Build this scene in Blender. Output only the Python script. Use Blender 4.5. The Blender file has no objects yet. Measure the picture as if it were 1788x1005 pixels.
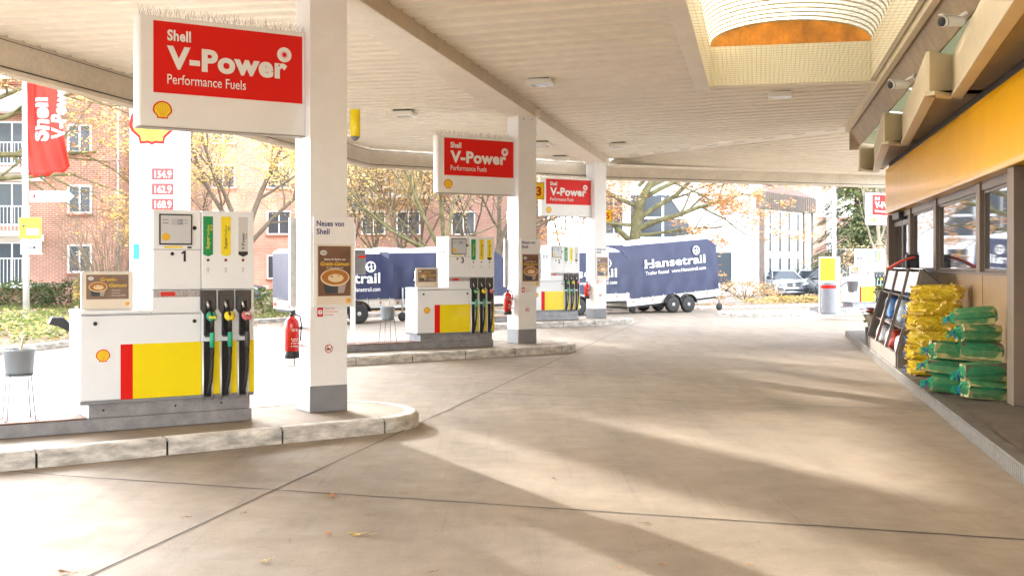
import bpy, bmesh, math, random
from mathutils import Vector, Matrix, noise
R = math.radians
rnd = random.Random(11)
SC = bpy.context.scene
COL = SC.collection
F = 2000.0; CX = 894.0; HZ = 461.0; EYE = 1.7

def P(px, py, Y):
    """world point seen at photo pixel (px, py) at distance Y"""
    return Vector(((px - CX) * Y / F, Y, EYE - (py - HZ) * Y / F))

def G(px, py, z=0.0):
    """ground point (height z) seen at photo pixel"""
    Y = (EYE - z) * F / (py - HZ)
    return Vector(((px - CX) * Y / F, Y, z))

# ------------------------------------------------------------------ materials
MATS = {}
def M(name, col, rough=.6, metal=0., var=0., vs=6., bump=0., bs=80., spec=.5, coat=0., emit=0., trans=0., var2=0., vs2=60., aniso=(1, 1, 1)):
    if name in MATS: return MATS[name]
    m = bpy.data.materials.new(name); m.use_nodes = True
    nt = m.node_tree; N = nt.nodes; L = nt.links
    b = N['Principled BSDF']
    c = (col[0], col[1], col[2], 1)
    b.inputs['Base Color'].default_value = c
    b.inputs['Roughness'].default_value = rough
    b.inputs['Metallic'].default_value = metal
    b.inputs['Specular IOR Level'].default_value = spec
    if coat:
        b.inputs['Coat Weight'].default_value = coat
        b.inputs['Coat Roughness'].default_value = .03
    if emit:
        b.inputs['Emission Color'].default_value = c
        b.inputs['Emission Strength'].default_value = emit
    if var or bump or var2:
        tc = N.new('ShaderNodeTexCoord')
        mp = N.new('ShaderNodeMapping'); mp.inputs['Scale'].default_value = aniso
        L.new(tc.outputs['Object'], mp.inputs['Vector'])
        src = None
        for (v, s, det) in ((var, vs, 5), (var2, vs2, 3)):
            if not v: continue
            n = N.new('ShaderNodeTexNoise'); n.inputs['Scale'].default_value = s; n.inputs['Detail'].default_value = det
            n.inputs['Roughness'].default_value = .62
            L.new(mp.outputs[0], n.inputs['Vector'])
            mr = N.new('ShaderNodeMapRange')
            mr.inputs['From Min'].default_value = .3; mr.inputs['From Max'].default_value = .7
            mr.inputs['To Min'].default_value = 1 - v; mr.inputs['To Max'].default_value = 1 + v
            L.new(n.outputs['Fac'], mr.inputs['Value'])
            mx = N.new('ShaderNodeVectorMath'); mx.operation = 'SCALE'
            if src is None: mx.inputs[0].default_value = col[:3]
            else: L.new(src, mx.inputs[0])
            L.new(mr.outputs[0], mx.inputs['Scale'])
            src = mx.outputs[0]
        if src is not None: L.new(src, b.inputs['Base Color'])
        if bump:
            n = N.new('ShaderNodeTexNoise'); n.inputs['Scale'].default_value = bs; n.inputs['Detail'].default_value = 4
            L.new(mp.outputs[0], n.inputs['Vector'])
            bp = N.new('ShaderNodeBump'); bp.inputs['Strength'].default_value = bump; bp.inputs['Distance'].default_value = .02
            L.new(n.outputs['Fac'], bp.inputs['Height'])
            L.new(bp.outputs[0], b.inputs['Normal'])
    if trans:
        tr = N.new('ShaderNodeBsdfTranslucent')
        src = b.inputs['Base Color'].links[0].from_socket if b.inputs['Base Color'].links else None
        if src: L.new(src, tr.inputs['Color'])
        else: tr.inputs['Color'].default_value = c
        mx = N.new('ShaderNodeMixShader'); mx.inputs[0].default_value = trans
        L.new(b.outputs[0], mx.inputs[1]); L.new(tr.outputs[0], mx.inputs[2])
        L.new(mx.outputs[0], N['Material Output'].inputs[0])
    MATS[name] = m
    return m

def brick_mat(name, c1, c2, mortar, scale=1.0):
    m = bpy.data.materials.new(name); m.use_nodes = True
    N = m.node_tree.nodes; L = m.node_tree.links; b = N['Principled BSDF']
    b.inputs['Roughness'].default_value = .85
    tc = N.new('ShaderNodeTexCoord'); sp = N.new('ShaderNodeSeparateXYZ'); cb = N.new('ShaderNodeCombineXYZ')
    ad = N.new('ShaderNodeMath'); ad.operation = 'ADD'
    L.new(tc.outputs['Object'], sp.inputs[0]); L.new(sp.outputs[0], ad.inputs[0]); L.new(sp.outputs[1], ad.inputs[1])
    L.new(ad.outputs[0], cb.inputs[0]); L.new(sp.outputs[2], cb.inputs[1])
    br = N.new('ShaderNodeTexBrick'); br.inputs['Scale'].default_value = scale
    br.inputs['Color1'].default_value = (*c1, 1); br.inputs['Color2'].default_value = (*c2, 1); br.inputs['Mortar'].default_value = (*mortar, 1)
    br.inputs['Mortar Size'].default_value = .012; br.inputs['Brick Width'].default_value = .25; br.inputs['Row Height'].default_value = .08
    L.new(cb.outputs[0], br.inputs['Vector'])
    n = N.new('ShaderNodeTexNoise'); n.inputs['Scale'].default_value = .6; n.inputs['Detail'].default_value = 6
    L.new(tc.outputs['Object'], n.inputs['Vector'])
    mr = N.new('ShaderNodeMapRange'); mr.inputs['From Min'].default_value = .3; mr.inputs['From Max'].default_value = .7
    mr.inputs['To Min'].default_value = .75; mr.inputs['To Max'].default_value = 1.2
    L.new(n.outputs['Fac'], mr.inputs['Value'])
    mx = N.new('ShaderNodeVectorMath'); mx.operation = 'SCALE'
    L.new(br.outputs['Color'], mx.inputs[0]); L.new(mr.outputs[0], mx.inputs['Scale']); L.new(mx.outputs[0], b.inputs['Base Color'])
    return m

def net_mat(name, col, cell, thick, rough=.8):
    """plastic netting: real holes, drawn by two crossing wave patterns on the surface itself"""
    m = bpy.data.materials.new(name); m.use_nodes = True
    N = m.node_tree.nodes; L = m.node_tree.links; b = N['Principled BSDF']
    b.inputs['Base Color'].default_value = (*col, 1); b.inputs['Roughness'].default_value = rough; b.inputs['Specular IOR Level'].default_value = .2
    tc = N.new('ShaderNodeTexCoord')
    facs = []
    for rot in ((0, 0, R(38)), (R(38), 0, R(-38)), (R(90), R(45), 0)):
        mp = N.new('ShaderNodeMapping'); mp.inputs['Rotation'].default_value = rot
        w = N.new('ShaderNodeTexWave'); w.inputs['Scale'].default_value = cell; w.inputs['Distortion'].default_value = 2.5
        w.inputs['Detail'].default_value = 1
        L.new(tc.outputs['Object'], mp.inputs[0]); L.new(mp.outputs[0], w.inputs['Vector'])
        g = N.new('ShaderNodeMath'); g.operation = 'GREATER_THAN'; g.inputs[1].default_value = 1 - thick
        L.new(w.outputs['Fac'], g.inputs[0]); facs.append(g.outputs[0])
    a = N.new('ShaderNodeMath'); a.operation = 'MAXIMUM'; L.new(facs[0], a.inputs[0]); L.new(facs[1], a.inputs[1])
    a2 = N.new('ShaderNodeMath'); a2.operation = 'MAXIMUM'; L.new(a.outputs[0], a2.inputs[0]); L.new(facs[2], a2.inputs[1])
    L.new(a2.outputs[0], b.inputs['Alpha'])
    return m

def ground_mat(name, col, warm, rough=.8, bump=.12):
    m = bpy.data.materials.new(name); m.use_nodes = True
    N = m.node_tree.nodes; L = m.node_tree.links; b = N['Principled BSDF']
    tc = N.new('ShaderNodeTexCoord')
    def noi(scale, det, asp=(1, 1, 1), rot=0, rg=.6):
        mp = N.new('ShaderNodeMapping'); mp.inputs['Scale'].default_value = asp; mp.inputs['Rotation'].default_value = (0, 0, rot)
        L.new(tc.outputs['Object'], mp.inputs[0])
        n = N.new('ShaderNodeTexNoise'); n.inputs['Scale'].default_value = scale; n.inputs['Detail'].default_value = det; n.inputs['Roughness'].default_value = rg
        L.new(mp.outputs[0], n.inputs['Vector']); return n.outputs['Fac']
    def ramp(src, a, bb, lo, hi):
        mr = N.new('ShaderNodeMapRange'); mr.inputs['From Min'].default_value = a; mr.inputs['From Max'].default_value = bb
        mr.inputs['To Min'].default_value = lo; mr.inputs['To Max'].default_value = hi; L.new(src, mr.inputs['Value']); return mr.outputs[0]
    def mul(a, bb):
        x = N.new('ShaderNodeMath'); x.operation = 'MULTIPLY'; L.new(a, x.inputs[0]); L.new(bb, x.inputs[1]); return x.outputs[0]
    big = ramp(noi(.35, 6), .3, .7, .86, 1.12)
    tyre = ramp(noi(.5, 5, (4, .55, 1), R(12)), .45, .75, 1.05, .8)
    mid = ramp(noi(3.2, 8, rg=.7), .3, .72, 1.14, .80)
    fine = ramp(noi(90, 3), .25, .75, .80, 1.18)
    spots = mul(ramp(noi(7, 2), .70, .76, 1, .72), ramp(noi(2.1, 3, (1.6, 1, 1)), .66, .73, 1, .84))
    grit = ramp(noi(38, 2), .68, .74, 1, .8)
    pale = ramp(noi(9, 3, (1, 2.2, 1)), .71, .74, 1, 1.28)
    scuff = mul(ramp(noi(1.1, 8, (13, .35, 1), R(14)), .58, .72, 1, .84), ramp(noi(1.3, 8, (.5, 11, 1), R(30)), .62, .74, 1, .88))
    tyre = mul(tyre, scuff)
    v = mul(mul(mul(big, tyre), mul(mid, fine)), mul(mul(spots, grit), pale))
    mix = N.new('ShaderNodeMix'); mix.data_type = 'RGBA'
    L.new(ramp(noi(.8, 5), .35, .65, 0, 1), mix.inputs['Factor'])
    mix.inputs['A'].default_value = (*col, 1); mix.inputs['B'].default_value = (*warm, 1)
    sc = N.new('ShaderNodeVectorMath'); sc.operation = 'SCALE'
    L.new(mix.outputs['Result'], sc.inputs[0]); L.new(v, sc.inputs['Scale']); L.new(sc.outputs[0], b.inputs['Base Color'])
    L.new(ramp(noi(2.5, 5), .3, .7, rough - .16, rough + .08), b.inputs['Roughness'])
    bp = N.new('ShaderNodeBump'); bp.inputs['Strength'].default_value = bump; bp.inputs['Distance'].default_value = .01
    L.new(noi(150, 4), bp.inputs['Height']); L.new(bp.outputs[0], b.inputs['Normal'])
    return m

WHITE = M('pump_white', (.85, .88, .91), .32, var=.02, vs=3, var2=.015, vs2=40)
COLW = M('column_white', (.84, .84, .845), .45, var=.035, vs=2.2, var2=.02, vs2=30)
SIGNW = M('sign_white', (.84, .84, .83), .35, var=.02, vs=3)
RED = M('sign_red', (.74, .012, .008), .45, spec=.25, var=.03, vs=2)
REDX = M('extinguisher_red', (.62, .012, .012), .25, coat=.5)
YEL = M('panel_yellow', (.92, .73, .001), .33, coat=.25, var=.02, vs=3)
ORANGE = M('band_yellow', (1.0, .50, .0003), .2, spec=.05, coat=.10, var=.05, vs=1.2)
GREY = M('base_grey', (.24, .245, .265), .55, var=.08, vs=5, bump=.05)
PLINTH = M('plinth_grey', (.30, .30, .315), .5, metal=.25, var=.22, vs=7, var2=.1, vs2=60, bump=.1)
RUST = M('rusty_steel', (.16, .075, .04), .85, var=.45, vs=18, bump=.25)
BLACK = M('black_plastic', (.018, .018, .02), .45)
DGREY = M('boot_grey', (.075, .07, .07), .5, var=.1, vs=20)
RUBBER = M('hose_rubber', (.02, .02, .02), .55)
STEEL = M('brushed_steel', (.62, .61, .60), .3, metal=.9)
GALV = M('galvanised', (.52, .51, .48), .45, metal=.55, var=.18, vs=12)
ALU = M('trailer_aluminium', (.60, .57, .52), .45, metal=.35, var=.15, vs=4)
GRN = M('fuel_green', (.015, .30, .10), .4)
TEAL = M('sleeve_green', (.02, .36, .19), .4)
PYEL = M('label_yellow', (.90, .72, .03), .4)
LGREY = M('label_grey', (.62, .62, .61), .4)
INK = M('ink_dark', (.03, .025, .03), .5)
NAVYINK = M('ink_navy', (.02, .035, .22), .5)
WINK = M('ink_white', (.84, .83, .81), .45)
REDINK = M('ink_red', (.65, .03, .02), .5)
GOLD = M('ink_gold', (.85, .55, .05), .5)
CONC = M('kerb_concrete', (.60, .57, .52), .85, aniso=(1.6, 1.6, 5), var=.5, vs=2.6, var2=.14, vs2=40, bump=.35, bs=60)
DIRT = M('joint_dirt', (.03, .025, .02), .9)
CEIL = M('ceiling_sheet', (.81, .745, .625), .5, var=.05, vs=.6, var2=.05, vs2=5)
BEAM = M('beam_paint', (.82, .76, .65), .5, var=.05, vs=1.2, var2=.05, vs2=9)
FASC = M('fascia_beige', (.55, .475, .37), .6, var=.1, vs=1.5, var2=.08, vs2=14)
BROWN = M('eave_brown', (.40, .30, .18), .55, var=.2, vs=3)
CREAM = M('cream_panel', (.70, .60, .42), .5, var=.06, vs=2)
WBROWN = M('shop_brown', (.27, .168, .080), .45, var=.08, vs=2, var2=.05, vs2=90)
FRAME = M('frame_brown', (.10, .075, .055), .4)
GLASS = M('shop_glass', (.030, .030, .032), .03, spec=1.0, coat=.6)
PANE = M('window_glass', (.055, .07, .085), .08, spec=.4)
WFRAME = M('window_white', (.80, .80, .79), .4)
BARK = M('bark', (.14, .11, .075), .9, var=.35, vs=10, bump=.4, bs=30)
MOSSBARK = M('mossy_bark', (.14, .125, .055), .9, var=.5, vs=5, bump=.4, bs=30)
TWIG = M('twig', (.22, .165, .105), .85)
LY = M('leaf_yellow', (.66, .49, .15), .6, trans=.45, var=.25, vs=9)
LP = M('leaf_pale', (.66, .53, .30), .6, trans=.45, var=.2, vs=9)
LO = M('leaf_orange', (.56, .27, .10), .6, trans=.4, var=.3, vs=9)
LB = M('leaf_brown', (.30, .15, .06), .7, trans=.3, var=.3, vs=9)
LG = M('leaf_green', (.085, .13, .03), .6, trans=.3, var=.4, vs=6)
LDG = M('leaf_dark_green', (.03, .06, .018), .6, trans=.25, var=.4, vs=6)
LLG = M('leaf_light_green', (.20, .24, .06), .6, trans=.3, var=.3, vs=6)
BRICK = brick_mat('red_brick', (.40, .165, .10), (.31, .13, .08), (.42, .34, .28))
BRICK2 = brick_mat('pink_brick', (.50, .26, .19), (.42, .21, .15), (.48, .40, .35))
RENDERW = M('white_render', (.80, .79, .77), .8, var=.03, vs=1)
ROOFT = M('roof_tile', (.22, .085, .055), .8, var=.25, vs=6, aniso=(1, 1, 6))
NAVY = M('tarp_navy', (.022, .029, .078), .42, var=.12, vs=2.5, bump=.25, bs=3)
TARPW = M('tarp_white', (.78, .78, .78), .5)
WOODY = M('kindling', (.78, .54, .11), .75, var=.3, vs=14)
LOGW = M('log_wood', (.36, .33, .13), .8, var=.35, vs=12, bump=.3)
LOGB = M('log_bark', (.13, .09, .055), .95, var=.4, vs=20, bump=.4)
FLAGR = M('flag_red', (.70, .045, .025), .6, trans=.35)
GRASS = M('grass_blade', (.16, .20, .05), .7, trans=.3, var=.3, vs=3)

# ------------------------------------------------------------------ mesh builder
class MB:
    def __init__(s, mat=None):
        s.v = []; s.f = []; s.mi = []; s.sm = []; s.mats = []; s.cur = 0; s.smooth = False
        if mat: s.use(mat)
    def use(s, mat):
        if mat not in s.mats: s.mats.append(mat)
        s.cur = s.mats.index(mat); return s
    def add(s, vs, fs, smooth=None):
        o = len(s.v); s.v.extend([tuple(v) for v in vs])
        sm = s.smooth if smooth is None else smooth
        for f in fs:
            s.f.append(tuple(i + o for i in f)); s.mi.append(s.cur); s.sm.append(sm)
        return s
    def box(s, x0, x1, y0, y1, z0, z1):
        v = [(x, y, z) for z in (z0, z1) for y in (y0, y1) for x in (x0, x1)]
        return s.add(v, [(0, 2, 3, 1), (4, 5, 7, 6), (0, 1, 5, 4), (2, 6, 7, 3), (0, 4, 6, 2), (1, 3, 7, 5)], False)
    def obox(s, c, size, rot):
        c = Vector(c); hx, hy, hz = size[0] / 2, size[1] / 2, size[2] / 2
        v = [c + rot @ Vector((x, y, z)) for z in (-hz, hz) for y in (-hy, hy) for x in (-hx, hx)]
        return s.add(v, [(0, 2, 3, 1), (4, 5, 7, 6), (0, 1, 5, 4), (2, 6, 7, 3), (0, 4, 6, 2), (1, 3, 7, 5)], False)
    def beam(s, a, b, w, h):
        a = Vector(a); b = Vector(b); d = b - a
        q = d.to_track_quat('X', 'Z').to_matrix()
        return s.obox((a + b) / 2, (d.length, w, h), q)
    def prism(s, poly, y0, y1):
        """poly in (x, z), extruded along y"""
        n = len(poly)
        v = [(x, y0, z) for x, z in poly] + [(x, y1, z) for x, z in poly]
        f = [tuple(range(n)), tuple(range(2 * n - 1, n - 1, -1))]
        f += [(i, i + n, (i + 1) % n + n, (i + 1) % n) for i in range(n)]
        return s.add(v, f, False)
    def prismz(s, poly, z0, z1):
        n = len(poly)
        v = [(x, y, z0) for x, y in poly] + [(x, y, z1) for x, y in poly]
        f = [tuple(range(n - 1, -1, -1)), tuple(range(n, 2 * n))]
        f += [(i, (i + 1) % n, (i + 1) % n + n, i + n) for i in range(n)]
        return s.add(v, f, False)
    def prismx(s, poly, x0, x1):
        """poly in (y, z)"""
        n = len(poly)
        v = [(x0, y, z) for y, z in poly] + [(x1, y, z) for y, z in poly]
        f = [tuple(range(n - 1, -1, -1)), tuple(range(n, 2 * n))]
        f += [(i, (i + 1) % n, (i + 1) % n + n, i + n) for i in range(n)]
        return s.add(v, f, False)
    def tube(s, pts, r, n=8, caps=True, smooth=True):
        pts = [Vector(p) for p in pts]; m = len(pts)
        rs = r if isinstance(r, (list, tuple)) else [r] * m
        d = (pts[1] - pts[0]).normalized()
        up = Vector((0, 0, 1)) if abs(d.z) < .9 else Vector((1, 0, 0))
        x = d.cross(up).normalized(); vs = []
        for i, p in enumerate(pts):
            if i == 0: t = pts[1] - p
            elif i == m - 1: t = p - pts[i - 1]
            else: t = pts[i + 1] - pts[i - 1]
            if t.length < 1e-9: t = d
            d = t.normalized()
            x = x - d * x.dot(d)
            if x.length < 1e-6: x = d.orthogonal()
            x.normalize(); y = d.cross(x)
            for k in range(n):
                a = 2 * math.pi * k / n
                vs.append(p + (x * math.cos(a) + y * math.sin(a)) * rs[i])
        fs = [(i * n + k, i * n + (k + 1) % n, (i + 1) * n + (k + 1) % n, (i + 1) * n + k) for i in range(m - 1) for k in range(n)]
        s.add(vs, fs, smooth)
        if caps:
            o = len(s.v) - m * n
            for f in (tuple(o + k for k in range(n - 1, -1, -1)), tuple(o + (m - 1) * n + k for k in range(n))):
                s.f.append(f); s.mi.append(s.cur); s.sm.append(False)
        return s
    def lathe(s, prof, n=20, c=(0, 0, 0), rot=None, smooth=True):
        c = Vector(c); vs = []
        for r, z in prof:
            for k in range(n):
                a = 2 * math.pi * k / n
                p = Vector((r * math.cos(a), r * math.sin(a), z))
                vs.append(c + (rot @ p if rot else p))
        m = len(prof)
        fs = [(i * n + k, i * n + (k + 1) % n, (i + 1) * n + (k + 1) % n, (i + 1) * n + k) for i in range(m - 1) for k in range(n)]
        s.add(vs, fs, smooth)
        o = len(s.v) - m * n
        if prof[0][0] > 1e-4: s.f.append(tuple(o + k for k in range(n - 1, -1, -1))); s.mi.append(s.cur); s.sm.append(False)
        if prof[-1][0] > 1e-4: s.f.append(tuple(o + (m - 1) * n + k for k in range(n))); s.mi.append(s.cur); s.sm.append(False)
        return s
    def ell(s, c, rx, rz, y, n=32, a0=0, a1=360, th=.0012):
        """flat ellipse facing -y, in the xz plane"""
        pts = [(c[0] + rx * math.cos(R(a0 + (a1 - a0) * k / n)), c[1] + rz * math.sin(R(a0 + (a1 - a0) * k / n))) for k in range(n + (0 if a1 - a0 >= 360 else 1))]
        return s.prism(pts, y, y + th)
    def ball(s, c, rx, ry, rz, n=14, m=9):
        prof = []
        vs = []
        for i in range(m + 1):
            t = math.pi * i / m
            for k in range(n):
                a = 2 * math.pi * k / n
                vs.append((c[0] + rx * math.sin(t) * math.cos(a), c[1] + ry * math.sin(t) * math.sin(a), c[2] - rz * math.cos(t)))
        fs = [(i * n + k, i * n + (k + 1) % n, (i + 1) * n + (k + 1) % n, (i + 1) * n + k) for i in range(m) for k in range(n)]
        return s.add(vs, fs, True)
    def leaf(s, p, size, rg, flat=False):
        a = rg.uniform(0, 6.283)
        t = rg.uniform(-.5, .5) if flat else rg.uniform(-1.4, 1.4)
        u = Vector((math.cos(a), math.sin(a), 0))
        w = Vector((-math.sin(a) * math.cos(t), math.cos(a) * math.cos(t), math.sin(t)))
        p = Vector(p); h = size * .5
        s.add([p - u * h, p - w * h * .55 + u * h * .1, p + u * h, p + w * h * .55 + u * h * .1], [(0, 1, 2, 3)], False)
    def build(s, name, parent=None, loc=(0, 0, 0), rz=0., bevel=0., seg=2, rot=None):
        me = bpy.data.meshes.new(name)
        me.from_pydata(s.v, [], s.f)
        for m in s.mats: me.materials.append(m)
        me.polygons.foreach_set('material_index', s.mi)
        me.polygons.foreach_set('use_smooth', s.sm)
        me.update()
        o = bpy.data.objects.new(name, me); COL.objects.link(o)
        o.location = loc
        o.rotation_euler = rot if rot else (0, 0, rz)
        if parent: o.parent = parent
        if bevel:
            b = o.modifiers.new('bevel', 'BEVEL'); b.width = bevel; b.segments = seg; b.limit_method = 'ANGLE'; b.angle_limit = R(40)
            b.harden_normals = False
        return o

def thing(name, label, cat, loc=(0, 0, 0), rz=0., group=None):
    o = bpy.data.objects.new(name, None); COL.objects.link(o)
    o.empty_display_size = .2
    o.location = loc; o.rotation_euler = (0, 0, rz)
    return tag(o, label, cat, group)
def tag(o, label=None, cat=None, group=None, kind=None):
    if label: o['label'] = label
    if cat: o['category'] = cat
    if group: o['group'] = group
    if kind: o['kind'] = kind
    return o
def struct(o): o['kind'] = 'structure'; return o
KIDS = {}
def copy_tree(o, parent=None):
    c = o.copy(); COL.objects.link(c)
    if parent: c.parent = parent
    for ch in list(o.children): copy_tree(ch, c)
    return c
def dup(o, loc, rz=None, label=None):
    c = copy_tree(o); c.location = loc
    if rz is not None: c.rotation_euler = (0, 0, rz)
    if label: c['label'] = label
    return c

# ------------------------------------------------------------------ lettering
def text(name, body, mat, parent, x, z, y, w=None, h=None, bold=0., align='L', up=False, shear=0., depth=.0015, slab=0, face='front'):
    """lettering standing proud of a face that looks towards -y; x, z = left (or centre) of the baseline"""
    cu = bpy.data.curves.new('t', 'FONT'); cu.body = body; cu.size = 1; cu.offset = bold; cu.shear = shear
    cu.resolution_u = 4; cu.fill_mode = 'FRONT'; cu.space_character = 1 + bold * 1.6
    ob = bpy.data.objects.new('t', cu); COL.objects.link(ob)
    bpy.context.view_layer.update()
    me = bpy.data.meshes.new_from_object(ob.evaluated_get(bpy.context.evaluated_depsgraph_get()))
    bpy.data.objects.remove(ob); bpy.data.curves.remove(cu)
    vs = [v.co.copy() for v in me.vertices]
    x0 = min(v.x for v in vs); x1 = max(v.x for v in vs)
    cap = .729
    sx = sy = 1
    if h: sy = h / cap; sx = sy
    if w: sx = w / (x1 - x0)
    if w and not h: sy = sx
    off = -(x0 + x1) / 2 if align == 'C' else -x0
    for v, c in zip(me.vertices, vs):
        a = (c.x + off) * sx; b = c.y * sy
        if up: v.co = (x - b, y, z + a)
        else: v.co = (x + a, y, z + b)
    me.materials.clear(); me.materials.append(mat)
    me.update()
    if me.polygons and sum(p.normal.y for p in me.polygons) > 0: me.flip_normals()
    me.name = name
    o = bpy.data.objects.new(name, me); COL.objects.link(o)
    if parent: o.parent = parent
    return o

def pecten_poly(w, cx, cz):
    pts = []
    n = 35
    for i in range(n + 1):
        a = R(203 - 226 * i / n)
        rr = .5 * (1 + .018 * abs(math.sin(i / n * 7 * math.pi)))
        pts.append((rr * 1.0 * math.cos(a), rr * .92 * math.sin(a) + .02))
    pts += [(.30, -.31), (.275, -.45), (.09, -.43), (0, -.465), (-.09, -.43), (-.275, -.45), (-.30, -.31)]
    return [(cx + x * w, cz + z * w) for x, z in pts]
def pecten(mb, cx, cz, w, y):
    mb.use(RED).prism(pecten_poly(w, cx, cz), y, y + .002)
    mb.use(PYEL).prism([(cx + (px - cx) * .84, cz + (pz - cz) * .84) for px, pz in pecten_poly(w, cx, cz)], y - .0015, y)
    mb.use(RED)
    for k in range(-3, 4):
        a = R(90 - k * 24)
        p0 = (cx + .07 * k / 3 * w, cz - .30 * w); p1 = (cx + .36 * w * math.cos(a), cz + .02 * w + .34 * w * math.sin(a))
        dx, dz = p1[0] - p0[0], p1[1] - p0[1]; l = math.hypot(dx, dz); nx, nz = -dz / l * w * .008, dx / l * w * .008
        mb.prism([(p0[0] - nx * .4, p0[1] - nz * .4), (p1[0] - nx, p1[1] - nz), (p1[0] + nx, p1[1] + nz), (p0[0] + nx * .4, p0[1] + nz * .4)], y - .0028, y - .0015)
    return mb
# ------------------------------------------------------------------ frames
ROW = 12.13                                   # bearing of the row of columns
ET = Vector((math.sin(R(ROW)), math.cos(R(ROW)), 0)); ES = Vector((math.cos(R(ROW)), -math.sin(R(ROW)), 0))
ORG = Vector((-2.04, 12.25, 0))
def W(s, t, z=0.): return ORG + ES * s + ET * t + Vector((0, 0, z))
ISL = R(32.5)                                 # pumps, signs, columns face this way
U = Vector((math.cos(ISL), math.sin(ISL), 0)); NB = Vector((-math.sin(ISL), math.cos(ISL), 0))
STEP = Vector((2.235, 10.40, 0))
C1 = Vector((-2.11, 11.97, .15)); PUMP1 = Vector((-2.59, 11.40, .15))

# ------------------------------------------------------------------ ground
GM = ground_mat('forecourt_concrete', (.256, .205, .152), (.276, .214, .150))
ASPH = ground_mat('road_asphalt', (.30, .29, .275), (.32, .30, .28))
SOIL = ground_mat('verge_soil', (.16, .13, .07), (.20, .13, .07), .95, .5)
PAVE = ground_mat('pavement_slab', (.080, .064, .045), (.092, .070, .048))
g = MB(ASPH); g.add([(-400, -60, -.02), (400, -60, -.02), (400, 900, -.02), (-400, 900, -.02)], [(0, 1, 2, 3)])
struct(g.build('road'))
edge = [(-13.8, 2.0), (-9.44, 22.4), (-8.2, 28.2), (-7.2, 33.0), (-5.2, 36.4), (0, 39.8), (5, 42.6), (8, 43.7), (13, 45.6), (20, 48), (34, 52)]
g = MB(GM); fp = [(-14.5, -12), (9, -12)] + [(34, 20), (34, 52.0)] + [(x, y) for x, y in reversed(edge)][1:]
g.prismz(fp, -.015, 0); struct(g.build('forecourt'))
outer = [(34, 54), (20, 50.4), (13, 47.6), (9, 46.2), (7, 47.5), (4, 50), (4, 62), (-60, 62), (-60, 2)]
g = MB(SOIL); g.prismz([(x, y) for x, y in edge] + outer, -.01, .10)
struct(g.build('verge'))
# verge kerb
k = MB(CONC)
for (a, b) in zip(edge[:-1], edge[1:]):
    a = Vector((*a, 0)); b = Vector((*b, 0)); d = (b - a); L_ = d.length; d.normalize(); nn = Vector((-d.y, d.x, 0))
    cnt = max(1, round(L_ / 1.0))
    for i in range(cnt):
        p = a + d * (L_ * i / cnt + .008); q = a + d * (L_ * (i + 1) / cnt - .008)
        k.prismz([(v.x, v.y) for v in (p - nn * .02, q - nn * .02, q + nn * .12, p + nn * .12)], 0, .125 + rnd.uniform(-.006, .006))
struct(k.build('verge_kerb', bevel=.015))
# expansion joints: 4 mm sheet on the concrete
j = MB(DIRT)
def joint(a, b, w=.008):
    a = Vector(a); b = Vector(b); d = (b - a).normalized(); nn = Vector((-d.y, d.x, 0)) * w; m = 24; up = Vector((0, 0, .004))
    ps = []
    for i in range(m + 1):
        c = a.lerp(b, i / m) + nn * rnd.uniform(-.5, .5); ww = rnd.uniform(.65, 1.1)
        ps += [c - nn * ww + up, c + nn * ww + up]
    j.add(ps, [(2 * i, 2 * i + 2, 2 * i + 3, 2 * i + 1) for i in range(m)])
A = G(165, 1000); B = G(1000, 615); d = (B - A).normalized()
joint(A - d * 8, B + d * 12)
for t in (-3.45, 3.05, 9.6, 16.2):
    joint(W(-.9 if t < 0 else .9, t + .15), W(6.5, t - .55), .009)
joint(W(-2.6, -3.0), W(-.9, -3.3), .007); joint(W(-9, 2.6), W(-4.5, 2.2), .007)
struct(j.build('expansion_joint'))
# shop pavement
pv = MB(PAVE); pv.prismz([tuple(W(s, t).xy) for s, t in ((6.70, -16), (7.6, -16), (7.6, 17.3), (6.70, 16.2))], 0, .15)
struct(pv.build('shop_pavement'))
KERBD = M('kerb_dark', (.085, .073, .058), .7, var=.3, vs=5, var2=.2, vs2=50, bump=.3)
for i in range(28):
    t0 = -16 + i * 1.15
    kb = MB(KERBD)
    t1 = min(t0 + 1.14, 16.2)
    kb.prismz([tuple(W(s, t).xy) for s, t in ((6.56, t0), (6.698, t0), (6.698, t1), (6.56, t1))], 0, .155)
    kb.use(M('kerb_rib', (.15, .13, .105), .7, var=.2, vs=30))
    nrib = 16
    for q in range(nrib):
        tt = t0 + (q + .5) * (t1 - t0) / nrib
        kb.prismz([tuple(W(s, t).xy) for s, t in ((6.552, tt - .02), (6.562, tt - .02), (6.562, tt + .02), (6.552, tt + .02))], .01, .135)
    ks = kb.build('pavement_kerb', bevel=.006, seg=1)
    struct(ks)

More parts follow.
